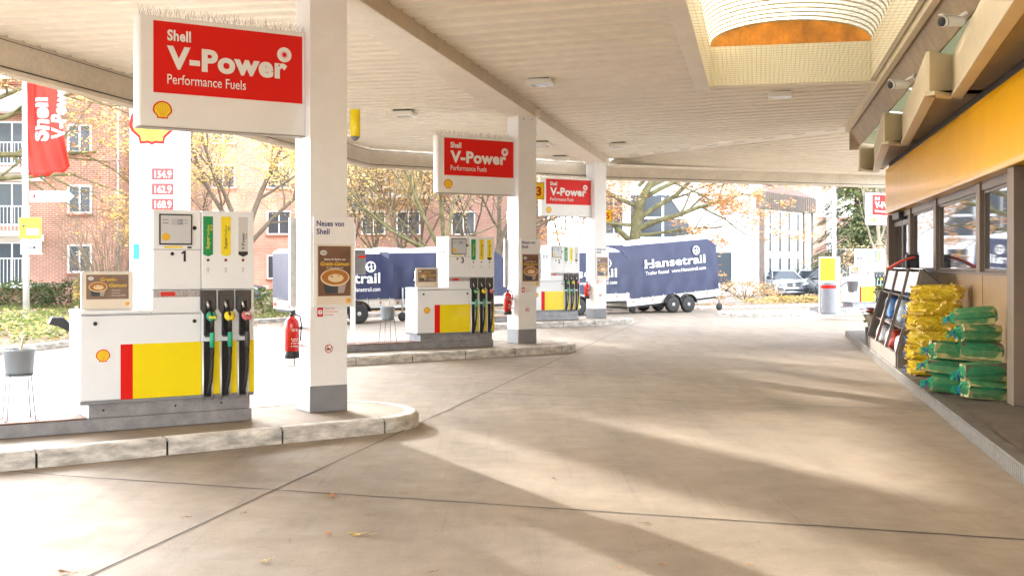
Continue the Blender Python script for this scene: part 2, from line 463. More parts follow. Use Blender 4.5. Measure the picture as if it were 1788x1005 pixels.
# ------------------------------------------------------------------ pump islands
def make_island(label):
    r = thing('pump_island', label, 'island', (-1.30, 11.49, 0), R(36), 'raised pump islands on the forecourt')
    Wd = 1.75; rad = .85; L0 = -4.6; x0 = .03
    path = []
    def arc(cx, a0, a1):
        for i in range(13):
            a = R(a0 + (a1 - a0) * i / 12); path.append((cx + rad * .9 * math.cos(a), Wd / 2 + Wd / 2 * math.sin(a)))
    arc(x0, -90, 90); arc(L0, 90, 270); path.append(path[0])
    pts = [Vector((x, y, 0)) for x, y in path]
    cum = [0]
    for a, b in zip(pts[:-1], pts[1:]): cum.append(cum[-1] + (b - a).length)
    T = cum[-1]
    def at(sx):
        sx = sx % T
        for i in range(len(cum) - 1):
            if sx <= cum[i + 1] or i == len(cum) - 2:
                f = (sx - cum[i]) / max(1e-9, cum[i + 1] - cum[i]); p = pts[i].lerp(pts[i + 1], f)
                t = (at_t(sx + .02) - at_t(sx - .02)).normalized()
                return p, Vector((-t.y, t.x, 0))
    def at_t(sx):
        sx = sx % T
        for i in range(len(cum) - 1):
            if sx <= cum[i + 1] or i == len(cum) - 2:
                return pts[i].lerp(pts[i + 1], (sx - cum[i]) / max(1e-9, cum[i + 1] - cum[i]))
    slab = MB(GM)
    inner = [at(T * i / 60) for i in range(60)]
    slab.prismz([tuple((p + n * .13).xy) for p, n in inner], 0, .146)
    slab.build('slab', r)
    ns = round(T / 1.08)
    for i in range(ns):
        a = T * i / ns + .012; b = T * (i + 1) / ns - .012
        m = MB(CONC); rows = []
        prof = [(0, 0), (.0, .11), (.012, .135), (.035, .15), (.14, .153), (.14, 0)]
        segs = 7
        for q in range(segs + 1):
            p, n = at(a + (b - a) * q / segs)
            rows.append([p + n * o + Vector((0, 0, z)) + n * rnd.uniform(-.003, .003) for o, z in prof])
        K = len(prof); vs = [v for rw in rows for v in rw]
        fs = [(q * K + c, (q + 1) * K + c, (q + 1) * K + (c + 1) % K, q * K + (c + 1) % K) for q in range(segs) for c in range(K)]
        fs += [tuple(range(K)), tuple(segs * K + c for c in range(K - 1, -1, -1))]
        m.add(vs, fs, False); m.build('kerb_stone', r)
    m = MB(DIRT); m.prismz([tuple((p + n * .02).xy) for p, n in inner], .0, .115); m.build('joint_filler', r)
    return r
isl = make_island('nearest concrete pump island with rounded nose in the left foreground')
i2 = dup(isl, Vector(isl.location) + STEP, None, 'middle concrete pump island under the pump numbered 3')
i3 = dup(isl, Vector(isl.location) + STEP * 2, None, 'far concrete pump island under the pump numbered 5')
i4 = dup(isl, (12.1, 38.6, 0), R(24), 'distant pump island at right carrying the grey litter bin')

# ------------------------------------------------------------------ coffee advert, used on posters
BRN = M('poster_brown', (.17, .085, .05), .35, var=.35, vs=4, coat=.3)
PCREAM = M('poster_cream', (.76, .68, .55), .4)
CUP = M('cup_dark', (.05, .065, .085), .4); COFFEE = M('coffee', (.42, .17, .035), .4, var=.2, vs=30); FOAM = M('foam', (.78, .62, .40), .45)
CUPW = M('cup_side', (.42, .36, .32), .4)
FADE = M('poster_faded', (.23, .155, .115), .35, var=.2, vs=6)
def cup(mb, cx, cz, w, y):
    mb.use(CUP).prism([(cx - .44 * w, cz), (cx - .33 * w, cz - .5 * w), (cx + .1 * w, cz - .5 * w), (cx + .12 * w, cz)], y, y + .001)
    mb.use(CUPW).prism([(cx + .12 * w, cz), (cx + .1 * w, cz - .5 * w), (cx + .31 * w, cz - .5 * w), (cx + .44 * w, cz)], y, y + .001)
    mb.use(FOAM).ell((cx, cz), .5 * w, .28 * w, y - .0012)
    mb.use(COFFEE).ell((cx, cz + .01 * w), .455 * w, .24 * w, y - .0024)
    mb.use(FOAM).ell((cx + .02 * w, cz - .02 * w), .27 * w, .13 * w, y - .0036)
    mb.use(COFFEE).ell((cx + .01 * w, cz + .02 * w), .17 * w, .06 * w, y - .0048, 20, 15, 200)
    mb.use(FOAM).ell((cx, cz + .04 * w), .1 * w, .04 * w, y - .006)

def make_poster(label):
    """frame on the column front: local x right, -y outwards, z up from its lower edge"""
    r = thing('poster_board', label, 'poster', (0, 0, 0), ISL, 'coffee posters on the white columns')
    fr = MB(COLW); fr.box(0, .46, -.03, 0, 0, .95); fr.use(LGREY)
    fr.box(0, .46, -.034, -.03, .655, .66); fr.build('frame', r, bevel=.004)
    pc = MB(PCREAM); pc.box(.03, .43, -.0335, -.0305, .02, .65); p = pc.build('poster', r)
    im = MB(BRN); im.box(.045, .415, -.0355, -.0335, .115, .64); im_o = im.build('picture', p)
    c = MB(); cup(c, .235, .31, .33, -.037); c.build('coffee_cup', p)
    c = MB(LGREY); c.ell((.105, .57), .04, .028, -.037); c.build('badge', p)
    pe = MB(); pecten(pe, .39, .065, .05, -.036); pe.build('scallop_emblem', p)
    text('lettering', 'Neues von', NAVYINK, r, .03, .85, -.0315, w=.31, h=.058, bold=.025)
    text('lettering', 'Shell', NAVYINK, r, .03, .765, -.0315, w=.145, h=.058, bold=.025)
    text('lettering', 'Becher für Becher zum', WINK, p, .235, .492, -.0370, w=.24, h=.02, bold=.02, align='C')
    text('lettering', 'Gratis-Genuss', GOLD, p, .235, .435, -.0370, w=.33, h=.042, bold=.02, align='C', shear=.3)
    text('lettering', 'Das Shell Café Bonusheft', WINK, p, .235, .405, -.0370, w=.19, h=.014, bold=.01, align='C')
    text('lettering', 'café', INK, p, .105, .562, -.0392, w=.05, h=.02, align='C')
    return r
def make_card(label):
    r = thing('advert_stand', label, 'advert stand', (0, 0, 0), ISL, 'coffee adverts standing on the pumps')
    f = MB(M('acrylic_edge', (.70, .67, .62), .25)); f.box(0, .475, -.012, .012, 0, .36); f.box(.02, .455, -.07, .07, 0, .008); f.build('frame', r, bevel=.004)
    pc = MB(PCREAM); pc.box(.02, .455, -.0155, -.0125, .015, .345); p = pc.build('poster', r)
    im = MB(FADE); im.box(.045, .43, -.0175, -.0155, .10, .33); im.build('picture', p)
    c = MB(); cup(c, .15, .215, .17, -.019); c.build('coffee_cup', p)
    c = MB(LGREY); c.ell((.085, .295), .027, .018, -.019); c.build('badge', p)
    pe = MB(); pecten(pe, .42, .055, .035, -.018); pe.build('scallop_emblem', p)
    text('lettering', 'Gratis-', GOLD, p, .17, .27, -.019, w=.155, h=.034, bold=.015, shear=.3)
    text('lettering', 'Genuss', GOLD, p, .25, .215, -.019, w=.165, h=.034, bold=.015, shear=.3)
    for i, wd in enumerate((.09, .08, .14)):
        text('lettering', ('• Mitmachen', '• Sammeln', '• Gratis genießen')[i], WINK, p, .265, .178 - .024 * i, -.019, w=wd, h=.011)
    return r

# ------------------------------------------------------------------ fuel pump
DISP = M('display_panel', (.62, .64, .66), .15, coat=.5); LCD = M('lcd', (.50, .53, .60), .2)
PINK = M('guard_pink', (.62, .16, .17), .4)
VENT = M('vent_mesh', (.42, .38, .37), .5, var=.6, vs=70)
def make_pump(number, label, third='V'):
    r = thing('fuel_pump', label, 'fuel pump', (0, 0, 0), ISL, 'white fuel pumps on their islands')
    D = .47
    b = MB(PLINTH); b.box(-3.1, 0, 0, .5, 0, .12); b.build('plinth', r, bevel=.004)
    b = MB(RUST); b.box(-3.1, -1.57, -.004, .5, .122, .134); b.build('rusty_cover', r, bevel=.003)
    b = MB(PLINTH); b.box(-1.55, -.01, .03, .47, .122, .25)
    b.use(BLACK)
    for x in (-1.42, -.75, -.3): b.lathe([(.011, -.002), (.011, .003)], 10, (x, .03, .19), Matrix.Rotation(R(90), 3, 'X'))
    b.build('rail', r, bevel=.003)
    # body
    b = MB(WHITE); b.box(-1.634, -.507, 0, D, .285, 1.08); cab = b.build('cabinet', r, bevel=.012)
    b = MB(GREY); b.box(-1.634, .02, .001, D - .001, .253, .284); b.build('skirt', r, bevel=.003)
    b = MB(WHITE); b.box(-1.64, -.985, -.006, D + .006, 1.083, 1.12); b.build('lid', r, bevel=.012)
    b = MB(WHITE); b.box(-.978, -.508, .004, D, 1.083, 1.30); b.build('neck', r, bevel=.006)
    hd = MB(WHITE); hd.box(-.978, -.508, -.004, D, 1.305, 2.07); head = hd.build('head', r, bevel=.014)
    hc = MB(WHITE); hc.box(-.505, .02, -.006, D, .285, 1.302); hc.box(-.505, .02, -.006, D, 1.308, 2.068); colm = hc.build('hose_column', r, bevel=.008)
    b = MB(INK); b.box(-.975, -.51, -.0056, -.0045, 1.688, 1.692); b.box(-1.62, -.51, -.0012, -.0002, 1.07, 1.074); b.build('panel_seam', r)
    # colour panels
    b = MB(YEL); b.box(-1.159, -.509, -.0032, -.0002, .285, .80); b.build('yellow_panel', r)
    b = MB(RED); b.box(-1.272, -1.160, -.0032, -.0002, .285, .80); b.build('red_stripe', r)
    b = MB(YEL)
    xs = [-.443, -.266, -.092]
    for a, c in ((-.503, xs[0] - .062), (xs[0] + .05, xs[1] - .062), (xs[1] + .05, xs[2] - .062), (xs[2] + .062, .020)):
        b.box(a, c, -.0092, -.0062, .285, .80)
    b.box(.0202, .023, -.004, D, .285, .80)
    b.build('yellow_panel', r)
    b = MB(); pecten(b, -1.43, .70, .125, -.0025); b.build('scallop_emblem', r)
    for x in (-1.50, -.575):
        b = MB(BLACK); b.lathe([(.0, .012), (.016, .012), (.019, 0), (.019, -.001)], 14, (x, 0, 1.0), Matrix.Rotation(R(90), 3, 'X')); b.build('lock', r)
    # display
    b = MB(BLACK); b.box(-.917, -.60, -.016, -.005, 1.735, 2.03); dsp = b.build('display_frame', r, bevel=.004)
    b = MB(DISP); b.box(-.903, -.614, -.0185, -.016, 1.749, 2.016); b.build('screen', dsp)
    b = MB(LCD); b.box(-.80, -.69, -.020, -.0185, 1.925, 1.985); b.build('readout', dsp)
    b = MB(M('screen_yellow', (.85, .50, .04), .4)); b.ell((-.855, 1.81), .04, .037, -.0202); b.build('round_sticker', dsp)
    text('lettering', 'BETRAG', INK, dsp, -.885, 1.968, -.0192, w=.055, h=.011, bold=.02)
    text('lettering', 'ABGABE', INK, dsp, -.885, 1.938, -.0192, w=.055, h=.011, bold=.02)
    text('lettering', 'EURO', INK, dsp, -.678, 1.968, -.0192, w=.035, h=.010)
    text('lettering', 'LITER', INK, dsp, -.678, 1.938, -.0192, w=.035, h=.010)
    text('digits', '0,00', INK, dsp, -.742, 1.960, -.0208, w=.05, h=.022)
    text('digits', '0,00', INK, dsp, -.742, 1.930, -.0208, w=.05, h=.022)
    b = MB(PYEL); b.box(-.87, -.69, -.006, -.0045, 1.705, 1.722); b.use(BLACK).box(-.645, -.605, -.007, -.0045, 1.703, 1.72); b.build('sticker', r)
    b = MB(BLACK); b.lathe([(.0, .01), (.017, .01), (.021, 0)], 14, (-.575, -.004, 1.90), Matrix.Rotation(R(90), 3, 'X')); b.build('lock', r)
    b = MB(BLACK); b.lathe([(.0, .01), (.015, .01), (.018, 0)], 14, (-.79, -.004, 1.65), Matrix.Rotation(R(90), 3, 'X')); b.build('lock', r)
    if number == '1':
        b = MB(INK); b.prism([(-.682, 1.575), (-.660, 1.575), (-.660, 1.68), (-.676, 1.68), (-.702, 1.664), (-.702, 1.646), (-.682, 1.655)], -.0065, -.0045); b.build('pump_number', r)
    else: text('pump_number', number, INK, r, -.71, 1.575, -.0062, h=.105, bold=.03)
    b = MB(VENT); b.box(-.965, -.52, -.003, .004, 1.235, 1.295); b.use(REDINK).box(-.90, -.76, -.0038, -.003, 1.245, 1.285); b.build('vent', r)
    # side stickers on the head's left face
    b = MB(M('side_sticker_grey', (.26, .26, .27), .5)); 
    for y0 in (.10, .25): b.box(-.9805, -.978, y0, y0 + .13, 1.69, 1.80)
    b.box(-.9805, -.978, .17, .24, 1.38, 1.55); b.use(INK)
    for y0 in (.10, .25): b.box(-.9812, -.9805, y0, y0 + .13, 1.785, 1.80)
    for yy, zz in ((.2, 1.62), (.23, 1.62), (.2, 1.6), (.23, 1.6)): b.box(-.9805, -.978, yy, yy + .02, zz, zz + .014)
    for q in range(4): b.box(-.9805, -.978, .12, .13, 1.40 + q * .03, 1.41 + q * .03); b.box(-.9805, -.978, .30, .31, 1.40 + q * .03, 1.41 + q * .03)
    b.build('side_sticker', r)
    # grades
    for i, x in enumerate(xs):
        m = (GRN, PYEL, (LGREY if third == 'V' else PYEL))[i]
        b = MB(m)
        b.prism([(x - .048, 2.015), (x - .048, 1.645), (x, 1.625), (x + .048, 1.645), (x + .048, 2.015)], -.0092, -.0062)
        if i == 2: b.use(INK).prism([(x - .048, 1.675), (x - .048, 1.645), (x, 1.622), (x + .048, 1.645), (x + .048, 1.675)], -.0104, -.0092)
        gl = b.build('grade_label', r)
        tm = (PYEL, INK, INK)[i]
        if i < 2 or third != 'V':
            text('lettering', 'Super', tm, gl, x + .012, 1.70, -.0098, w=.12, h=.034, bold=.012, up=True)
            text('lettering', 'FuelSave', tm, gl, x + .012, 1.83, -.0098, w=.10, h=.026, up=True)
            text('lettering', ('E10', '95', '95')[i], tm, gl, x + .042, 1.88, -.0098, w=.055 if i == 0 else .04, h=.022, bold=.012, up=True)
        else:
            text('lettering', 'V-Power', tm, gl, x + .016, 1.69, -.0098, w=.17, h=.034, bold=.02, up=True)
            text('lettering', 'Diesel', tm, gl, x + .038, 1.80, -.0098, w=.055, h=.016, up=True)
        b = MB(M('button_maroon', (.20, .04, .03), .4)); b.lathe([(0, .006), (.013, .005), (.015, 0)], 14, (x, -.006, 1.59), Matrix.Rotation(R(90), 3, 'X')); b.build('button', r)
        b = MB(LGREY); b.box(x - .013, x + .013, -.0072, -.006, 1.495, 1.515); b.box(x - .009, x + .009, -.0072, -.006, 1.47, 1.49); b.build('sticker', r)
        # boot
        b = MB(DGREY)
        b.prism([(x - .081, 1.297), (x - .081, 1.115), (x - .045, 1.06), (x - .045, .86), (x - .03, .84), (x + .04, .84), (x + .045, 1.06), (x + .081, 1.115), (x + .081, 1.297)], -.018, -.0064)
        b.prism([(x - .055, 1.24), (x - .062, 1.10), (x - .03, 1.10), (x - .028, 1.20), (x + .028, 1.20), (x + .03, 1.10), (x + .062, 1.10), (x + .055, 1.24)], -.040, -.018)
        bo = b.build('nozzle_boot', r, bevel=.004)
        b = MB(BLACK); b.prism([(x - .032, 1.19), (x - .034, .86), (x + .030, .86), (x + .030, 1.19)], -.0195, -.0182); b.build('boot_recess', bo)
        # hose slot
        b = MB(BLACK); b.box(x - .045, x + .028, -.0075, -.0063, .262, .80); b.build('hose_slot', r)
        for xx in (x - .052, x + .036):
            b = MB(STEEL); b.tube([(xx, -.018, .232), (xx, -.022, .30), (xx, -.022, .79), (xx, -.008, .80)], .0085, 8); b.build('guide_rail', r)
        # nozzle
        gm = (TEAL, PYEL, PINK)[i]; sm = (TEAL, TEAL, DGREY)[i]
        b = MB(BLACK); b.tube([(x + .004, -.045, 1.12), (x + .010, -.075, 1.06), (x + .014, -.09, .99), (x + .014, -.09, .885)], [.018, .024, .02, .02], 10)
        b.tube([(x - .03, -.04, 1.04), (x - .045, -.05, .93), (x - .02, -.075, .885)], .008, 6)
        nz = b.build('nozzle', r)
        b = MB(STEEL); b.tube([(x - .018, -.022, 1.205), (x - .012, -.035, 1.16), (x + .002, -.045, 1.10)], [.011, .012, .013], 10); b.build('spout', nz)
        rot = Matrix.Rotation(R(72), 3, 'X')
        b = MB(gm); b.lathe([(0, .018), (.040, .014), (.054, 0), (.040, -.014), (0, -.018)], 20, (x + .012, -.082, 1.045), rot)
        if i == 0: b.use(PYEL).prism([(x - .026, 1.045), (x - .018, 1.018), (x + .012, 1.006), (x + .042, 1.018), (x + .05, 1.045)], -.104, -.102)
        if i == 2: b.use(LGREY).prism([(x - .02, 1.055), (x - .005, 1.08), (x + .029, 1.08), (x + .044, 1.055)], -.104, -.102)
        b.build('splash_guard', nz)
        b = MB(sm); b.lathe([(.019, .745), (.024, .75), (.024, .885), (.02, .89)], 14, (x + .014, -.09, 0)); b.build('sleeve', nz)
        b = MB(RUBBER); b.lathe([(.014, .66), (.019, .67), (.021, .745)], 12, (x + .014, -.09, 0)); b.build('kink_guard', nz)
        b = MB(RUBBER); b.tube([(x + .014, -.09, .68), (x + .013, -.085, .55), (x + .006, -.07, .42), (x - .005, -.045, .32), (x - .008, -.012, .285)], .0165, 10); b.build('hose', r)
    return r
p1 = make_pump('1', 'nearest white fuel pump, numbered 1, with grey and green grade labels'); p1.location = PUMP1
p3 = make_pump('3', 'white fuel pump numbered 3 on the middle island', 'Y'); p3.location = PUMP1 + STEP
p5 = make_pump('5', 'white fuel pump numbered 5 before the tarpaulin trailers'); p5.location = PUMP1 + STEP * 2
p7 = make_pump('7', 'distant white fuel pump at right behind the grey litter bin'); p7.location = (12.75, 39.2, .15)
c1 = make_card('faded coffee advert standing on the pump numbered 1'); c1.location = PUMP1 - U * 1.60 + NB * .13 + Vector((0, 0, 1.122))
dup(c1, Vector(c1.location) + STEP, None, 'small coffee advert standing on the pump numbered 3')
dup(c1, Vector(c1.location) + (Vector(p7.location) - PUMP1), None, 'tiny distant coffee advert on the pump at far right')

# ------------------------------------------------------------------ columns and what hangs on them
def make_column(label):
    r = thing('canopy_column', label, 'column', C1, ISL, 'white columns carrying the canopy')
    b = MB(COLW); b.box(0, .42, 0, .40, 0, 4.46); b.use(BLACK)
    for x in (.12, .32): b.lathe([(0, .003), (.012, .003), (.012, 0)], 8, (x, 0, 4.39), Matrix.Rotation(R(90), 3, 'X'))
    b.lathe([(0, .003), (.009, .003), (.012, 0)], 8, (0, .18, 2.78), Matrix.Rotation(R(-90), 3, 'Y'))
    b.build('shaft', r, bevel=.006)
    b = MB(GREY); b.box(-.003, .423, -.003, .403, 0, .275); b.build('base', r, bevel=.004)
    # fire notice and no smoking sticker
    b = MB(REDINK); b.box(.08, .145, -.0025, -.0002, 1.0, 1.095); nt = b.build('fire_notice', r)
    b = MB(WINK); b.ell((.112, 1.047), .024, .026, -.0038); b.use(REDINK).box(.108, .116, -.005, -.0038, 1.04, 1.065); b.box(.108, .116, -.005, -.0038, 1.028, 1.034); b.build('symbol', nt)
    for q, s_ in enumerate(('Motor und', 'Standheizung', 'abstellen')):
        text('lettering', s_, REDINK, r, .165, 1.075 - q * .032, -.0008, w=(.11, .145, .10)[q], h=.018)
    b = MB(INK); b.ell((.21, .66), .045, .045, -.0015); b.use(REDINK).ell((.21, .66), .044, .044, -.0027); b.use(WINK).ell((.21, .66), .036, .036, -.0039)
    b.use(INK).box(.18, .232, -.0051, -.0039, .652, .664); b.box(.236, .243, -.0051, -.0039, .664, .68); b.box(.185, .21, -.0051, -.0039, .64, .646)
    b.use(REDINK).prism([(.182, .69), (.188, .695), (.238, .631), (.232, .626)], -.0063, -.0051)
    b.build('no_smoking_sticker', r)
    return r
k1 = make_column('nearest tall white canopy column beside the pump numbered 1')
dup(k1, C1 + STEP, None, 'middle white canopy column beside the pump numbered 3')
dup(k1, C1 + STEP * 2, None, 'farthest white canopy column beside the pump numbered 5')
C4 = Vector((13.75, 40.0, .15)); dup(k1, C4, None, 'distant white column behind the shop corner, holding the cropped sign')

def make_sign(label):
    """origin at the column's left face; the sign reaches to -x"""
    r = thing('fuel_sign', label, 'sign', (0, 0, 0), ISL, 'red and white fuel signs hanging beside the columns')
    z0 = 2.90; z1 = 3.985; Lh = 1.745
    b = MB(SIGNW)
    prof = [(-.003, .13), (-.003, .31)] + [(-Lh + .09 * (1 - math.sin(R(a))), .22 + .09 * math.cos(R(a))) for a in range(90, 91)]
    pl = [(-.003, .13)] + [(-.003, .31)] + [(-Lh + .045 - .045 * math.sin(R(a)), .22 + .09 * math.cos(R(a))) for a in range(0, 181, 15)]
    b.prismz(pl, z0, z1); bo = b.build('sign_box', r, bevel=.006)
    b = MB(M('sign_edge', (.30, .26, .22), .5)); b.prismz([(x * 1.0, y + (.004 if y > .22 else -.004)) for x, y in pl], z0 - .012, z0 - .0005); b.build('edge_trim', r)
    b = MB(RED); b.box(-1.585, -.035, .1265, .1295, z0 + .335, z1 - .045); pn = b.build('red_panel', r)
    text('lettering', 'Shell', WINK, pn, -1.45, z1 - .225, .1225, w=.235, h=.105, bold=.035)
    text('lettering', 'V-Power', WINK, pn, -1.455, z1 - .495, .1205, w=1.25, h=.215, bold=.045)
    sh = MB(INK)
    text('lettering', 'Performance Fuels', WINK, pn, -1.45, z1 - .655, .1225, w=.80, h=.10, bold=.004)
    b = MB(WINK); cx, cz = -.235, z1 - .255
    b.ell((cx, cz), .078, .078, .1235); b.use(RED); pts = []
    for q in range(20):
        a = R(18 * q); rr = .047 if q % 2 == 0 else .018
        if q % 2 == 0: a += R(14)
        pts.append((cx + rr * math.cos(a), cz + rr * math.sin(a)))
    b.prism(pts, .1215, .1230); b.use(WINK); b.build('star_emblem', pn)
    b = MB(); pecten(b, -1.495, z0 + .165, .185, .1275); b.build('scallop_emblem', r)
    # bird spikes
    b = MB(M('spike_steel', (.16, .13, .11), .45, metal=.6)); rg = random.Random(5)
    b.box(-1.70, -.01, .2, .24, z1 + .0005, z1 + .008)
    for i in range(110):
        x = -1.70 + 1.69 * i / 109
        for dx, dy in ((rg.uniform(-.05, .05), rg.uniform(-.1, -.03)), (rg.uniform(-.05, .05), rg.uniform(.03, .1))):
            b.tube([(x, .22, z1 + .006), (x + dx, .22 + dy, z1 + rg.uniform(.07, .115))], .0012, 3, False)
    b.build('bird_spikes', r)
    return r
s1 = make_sign('largest red and white fuel sign, high up on the nearest column'); s1.location = C1
dup(s1, C1 + STEP, None, 'red and white fuel sign on the middle column')
s3 = dup(s1, C1 + STEP * 2, None, 'red and white fuel sign on the far column, between flags 3 and 5')
dup(s1, C4, None, 'red and white fuel sign cut off by the shop corner at right')

q1 = make_poster('coffee poster under a blue heading on the nearest column'); q1.location = C1 + U * .03 - NB * .001 + Vector((0, 0, 1.10))
dup(q1, Vector(q1.location) + STEP, None, 'coffee poster on the column beside the pump numbered 3')
dup(q1, Vector(q1.location) + STEP * 2, None, 'smallest coffee poster, on the column beside the pump numbered 5')
# frame on the back of each column, seen as an edge
b0 = thing('poster_case', 'grey poster case on the back of the nearest column', 'poster case', C1 + NB * .402 + Vector((0, 0, 1.1)), ISL, 'poster cases on the columns\' backs')
b = MB(GALV); b.box(-.06, .38, 0, .05, .0, .95); b.build('case', b0, bevel=.004)
b = MB(COLW); b.box(-.03, .35, .051, .055, .03, .92); b.build('cover', b0)
dup(b0, Vector(b0.location) + STEP, None, 'grey poster case on the back of the middle column')

def make_ext(label):
    r = thing('fire_extinguisher', label, 'extinguisher', (0, 0, 0), ISL, 'red fire extinguishers on the columns')
    b = MB(REDX); b.lathe([(.066, .06), (.075, .065), (.075, .36), (.068, .395), (.045, .42), (.028, .43), (.026, .445)], 24); b.build('bottle', r)
    b = MB(BLACK); b.lathe([(.074, 0), (.079, .01), (.079, .07), (.0755, .075)], 24); b.build('foot', r)
    b = MB(BLACK); b.lathe([(.022, .445), (.022, .47), (.014, .475), (.014, .49)], 12)
    b.beam((-.02, 0, .485), (.075, -.02, .515), .018, .008); b.beam((-.01, 0, .475), (.085, -.02, .475), .018, .008)
    v = b.build('valve', r)
    b = MB(RUBBER); b.tube([(.02, -.02, .465), (.075, -.035, .44), (.092, -.03, .36), (.09, -.02, .24), (.084, -.02, .18)], .009, 8); b.build('hose', r)
    b = MB(WINK); 
    for q in range(7):
        a0 = -118 + q * 9
        p0 = (.0757 * math.cos(R(a0)), .0757 * math.sin(R(a0))); p1_ = (.0757 * math.cos(R(a0 + 8))), (.0757 * math.sin(R(a0 + 8)))
        for z in (.30, .285, .20, .18, .155, .125):
            if (q + int(z * 1000)) % 3: b.add([(p0[0], p0[1], z), (p1_[0], p1_[1], z), (p1_[0], p1_[1], z + .011), (p0[0], p0[1], z + .011)], [(0, 1, 2, 3)])
    b.build('printing', r)
    b = MB(GALV); b.box(.06, .118, -.01, .01, .30, .33); b.box(.06, .118, -.01, .01, .12, .14); b.build('bracket', r)
    return r
e1 = make_ext('largest red fire extinguisher, on the nearest column'); e1.location = C1 - U * .12 + NB * .2 + Vector((0, 0, .56))
dup(e1, Vector(e1.location) + STEP, None, 'red fire extinguisher on the column beside the pump numbered 3')
dup(e1, Vector(e1.location) + STEP * 2, None, 'smallest red fire extinguisher, on the far column')
# yellow lamp on the first column, number flags on the others
lp = thing('yellow_marker_lamp', 'yellow cylinder with grey tip on the right side of the nearest column', 'lamp', C1 + U * .50 - NB * .03 + Vector((0, 0, 2.86)), ISL)
b = MB(YEL); b.lathe([(.052, .05), (.054, .055), (.054, .33), (.05, .335)], 20); b.build('shade', lp)
b = MB(GREY); b.lathe([(.0, 0), (.02, .008), (.052, .045)], 20); b.build('tip', lp)
b = MB(COLW); b.box(-.078, -.045, .02, .06, .12, .2); b.box(-.078, -.02, .03, .06, .13, .19); b.build('bracket', lp)
for i, num in ((1, '3'), (2, '5')):
    z_ = (2.98 if i == 1 else 2.93)
    f = thing('number_flag', 'yellow number flag reading %s on the %s column' % (num, 'middle' if i == 1 else 'far'), 'number flag', C1 + STEP * i + U * .425 + NB * .12 + Vector((0, 0, z_ - .15)), R(10), 'yellow pump number flags')
    hh = .34
    b = MB(YEL); b.box(0, .22, -.02, .02, 0, hh); b.build('board', f, bevel=.004)
    b = MB(RED)
    for (x0, x1, za, zb) in ((.0, .22, .0, .012), (0, .22, hh - .012, hh), (0, .012, .012, hh - .012), (.208, .22, .012, hh - .012)): b.box(x0, x1, -.0225, -.0205, za, zb)
    b.build('border', f)
    text('number', num, RED, f, .11, .08, -.0225, h=.18, bold=.03, align='C')

# buckets on wire stands
WIRE = M('stand_wire', (.045, .04, .038), .5)
def make_stand(label):
    r = thing('bucket_stand', label, 'stand', (0, 0, 0), ISL, 'wire bucket stands')
    b = MB(WIRE)
    ring = [(.125 * math.cos(R(a)), .125 * math.sin(R(a)), .42) for a in range(0, 361, 20)]
    b.tube(ring, .005, 6, False); b.build('ring', r)
    for a in (45, 135, 225, 315):
        c, s_ = math.cos(R(a)), math.sin(R(a))
        b = MB(WIRE); b.tube([(.125 * c, .125 * s_, .42), (.17 * c, .17 * s_, .005), (.20 * c, .20 * s_, .003)], .0045, 6); b.build('leg', r)
    return r
def make_bucket(label):
    r = thing('bucket', label, 'bucket', (0, 0, 0), ISL, 'grey wash buckets')
    m = M('bucket_grey', (.30, .34, .37), .45, var=.06, vs=6)
    b = MB(m); b.lathe([(.112, 0), (.118, .005), (.135, .22), (.142, .222), (.142, .245), (.134, .245), (.13, .2), (.11, .012), (0, .012)], 28); b.build('pail', r)
    b = MB(M('wood_handle', (.50, .36, .20), .6)); b.beam((-.02, .02, .1), (.05, .03, .36), .025, .02); b.build('squeegee', r)
    return r
bs = make_stand('thin wire bucket stand at the left edge of the photo'); bs.location = PUMP1 - U * 2.12 + NB * .22 + Vector((0, 0, .134))
bk = make_bucket('grey wash bucket at the left edge of the photo'); bk.location = Vector(bs.location) + Vector((0, 0, .40))
dup(bs, Vector(bs.location) + STEP, None, 'wire bucket stand left of the pump numbered 3')
dup(bk, Vector(bk.location) + STEP, None, 'grey wash bucket left of the pump numbered 3')
# ------------------------------------------------------------------ canopy
cn = thing('canopy', 'big cream petrol station canopy with ribbed ceiling and skylight', 'canopy', (0, 0, 0))
def ribs(mb, tA, tB, s0f, s1f, zf, pitch=.36, depth=.045):
    """trapezoid sheet: ribs run across the row, profile along it"""
    prof = [(0, 0), (.60, 0), (.68, 1), (.92, 1)]
    t = tA; rows = []
    while t < tB:
        for f, h in prof:
            tt = t + f * pitch
            if tt > tB: break
            a, b = s0f(tt), s1f(tt)
            if b - a > .01: rows.append((W(a, tt, zf(a) + h * depth), W(b, tt, zf(b) + h * depth)))
        t += pitch
    vs = [v for r_ in rows for v in r_]
    mb.add(vs, [(2 * i, 2 * i + 1, 2 * i + 3, 2 * i + 2) for i in range(len(rows) - 1)], False)
zR = lambda s: 4.80 + .03 * (s - .27)
SK0, SK1, SKT0, SKT1 = 3.72, 6.50, -7.0, 9.35
ZL = 4.66
m = MB(CEIL); ribs(m, -17, 21.9, lambda t: max(-5.15, -5.15 + (t - 16.4)), lambda t: -.275, lambda s: ZL)
m.build('ceiling_sheet', cn)
vl = lambda t: .37 + (21.8 - t) / .73
m = MB(CEIL); ribs(m, -17, 21.8, lambda t: .275, lambda t: min(SK0 - .12, vl(t)), zR, .5, .04)
m.build('ceiling_sheet', cn)
m = MB(CEIL); ribs(m, SKT1 + .06, 19.2, lambda t: SK0 - .12, lambda t: min(6.72, vl(t)), zR, .5, .04); m.build('ceiling_sheet', cn)
m = MB(CEIL); ribs(m, -17, SKT0 - .1, lambda t: SK0 - .12, lambda t: 6.72, zR, .5, .04); m.build('ceiling_sheet', cn)
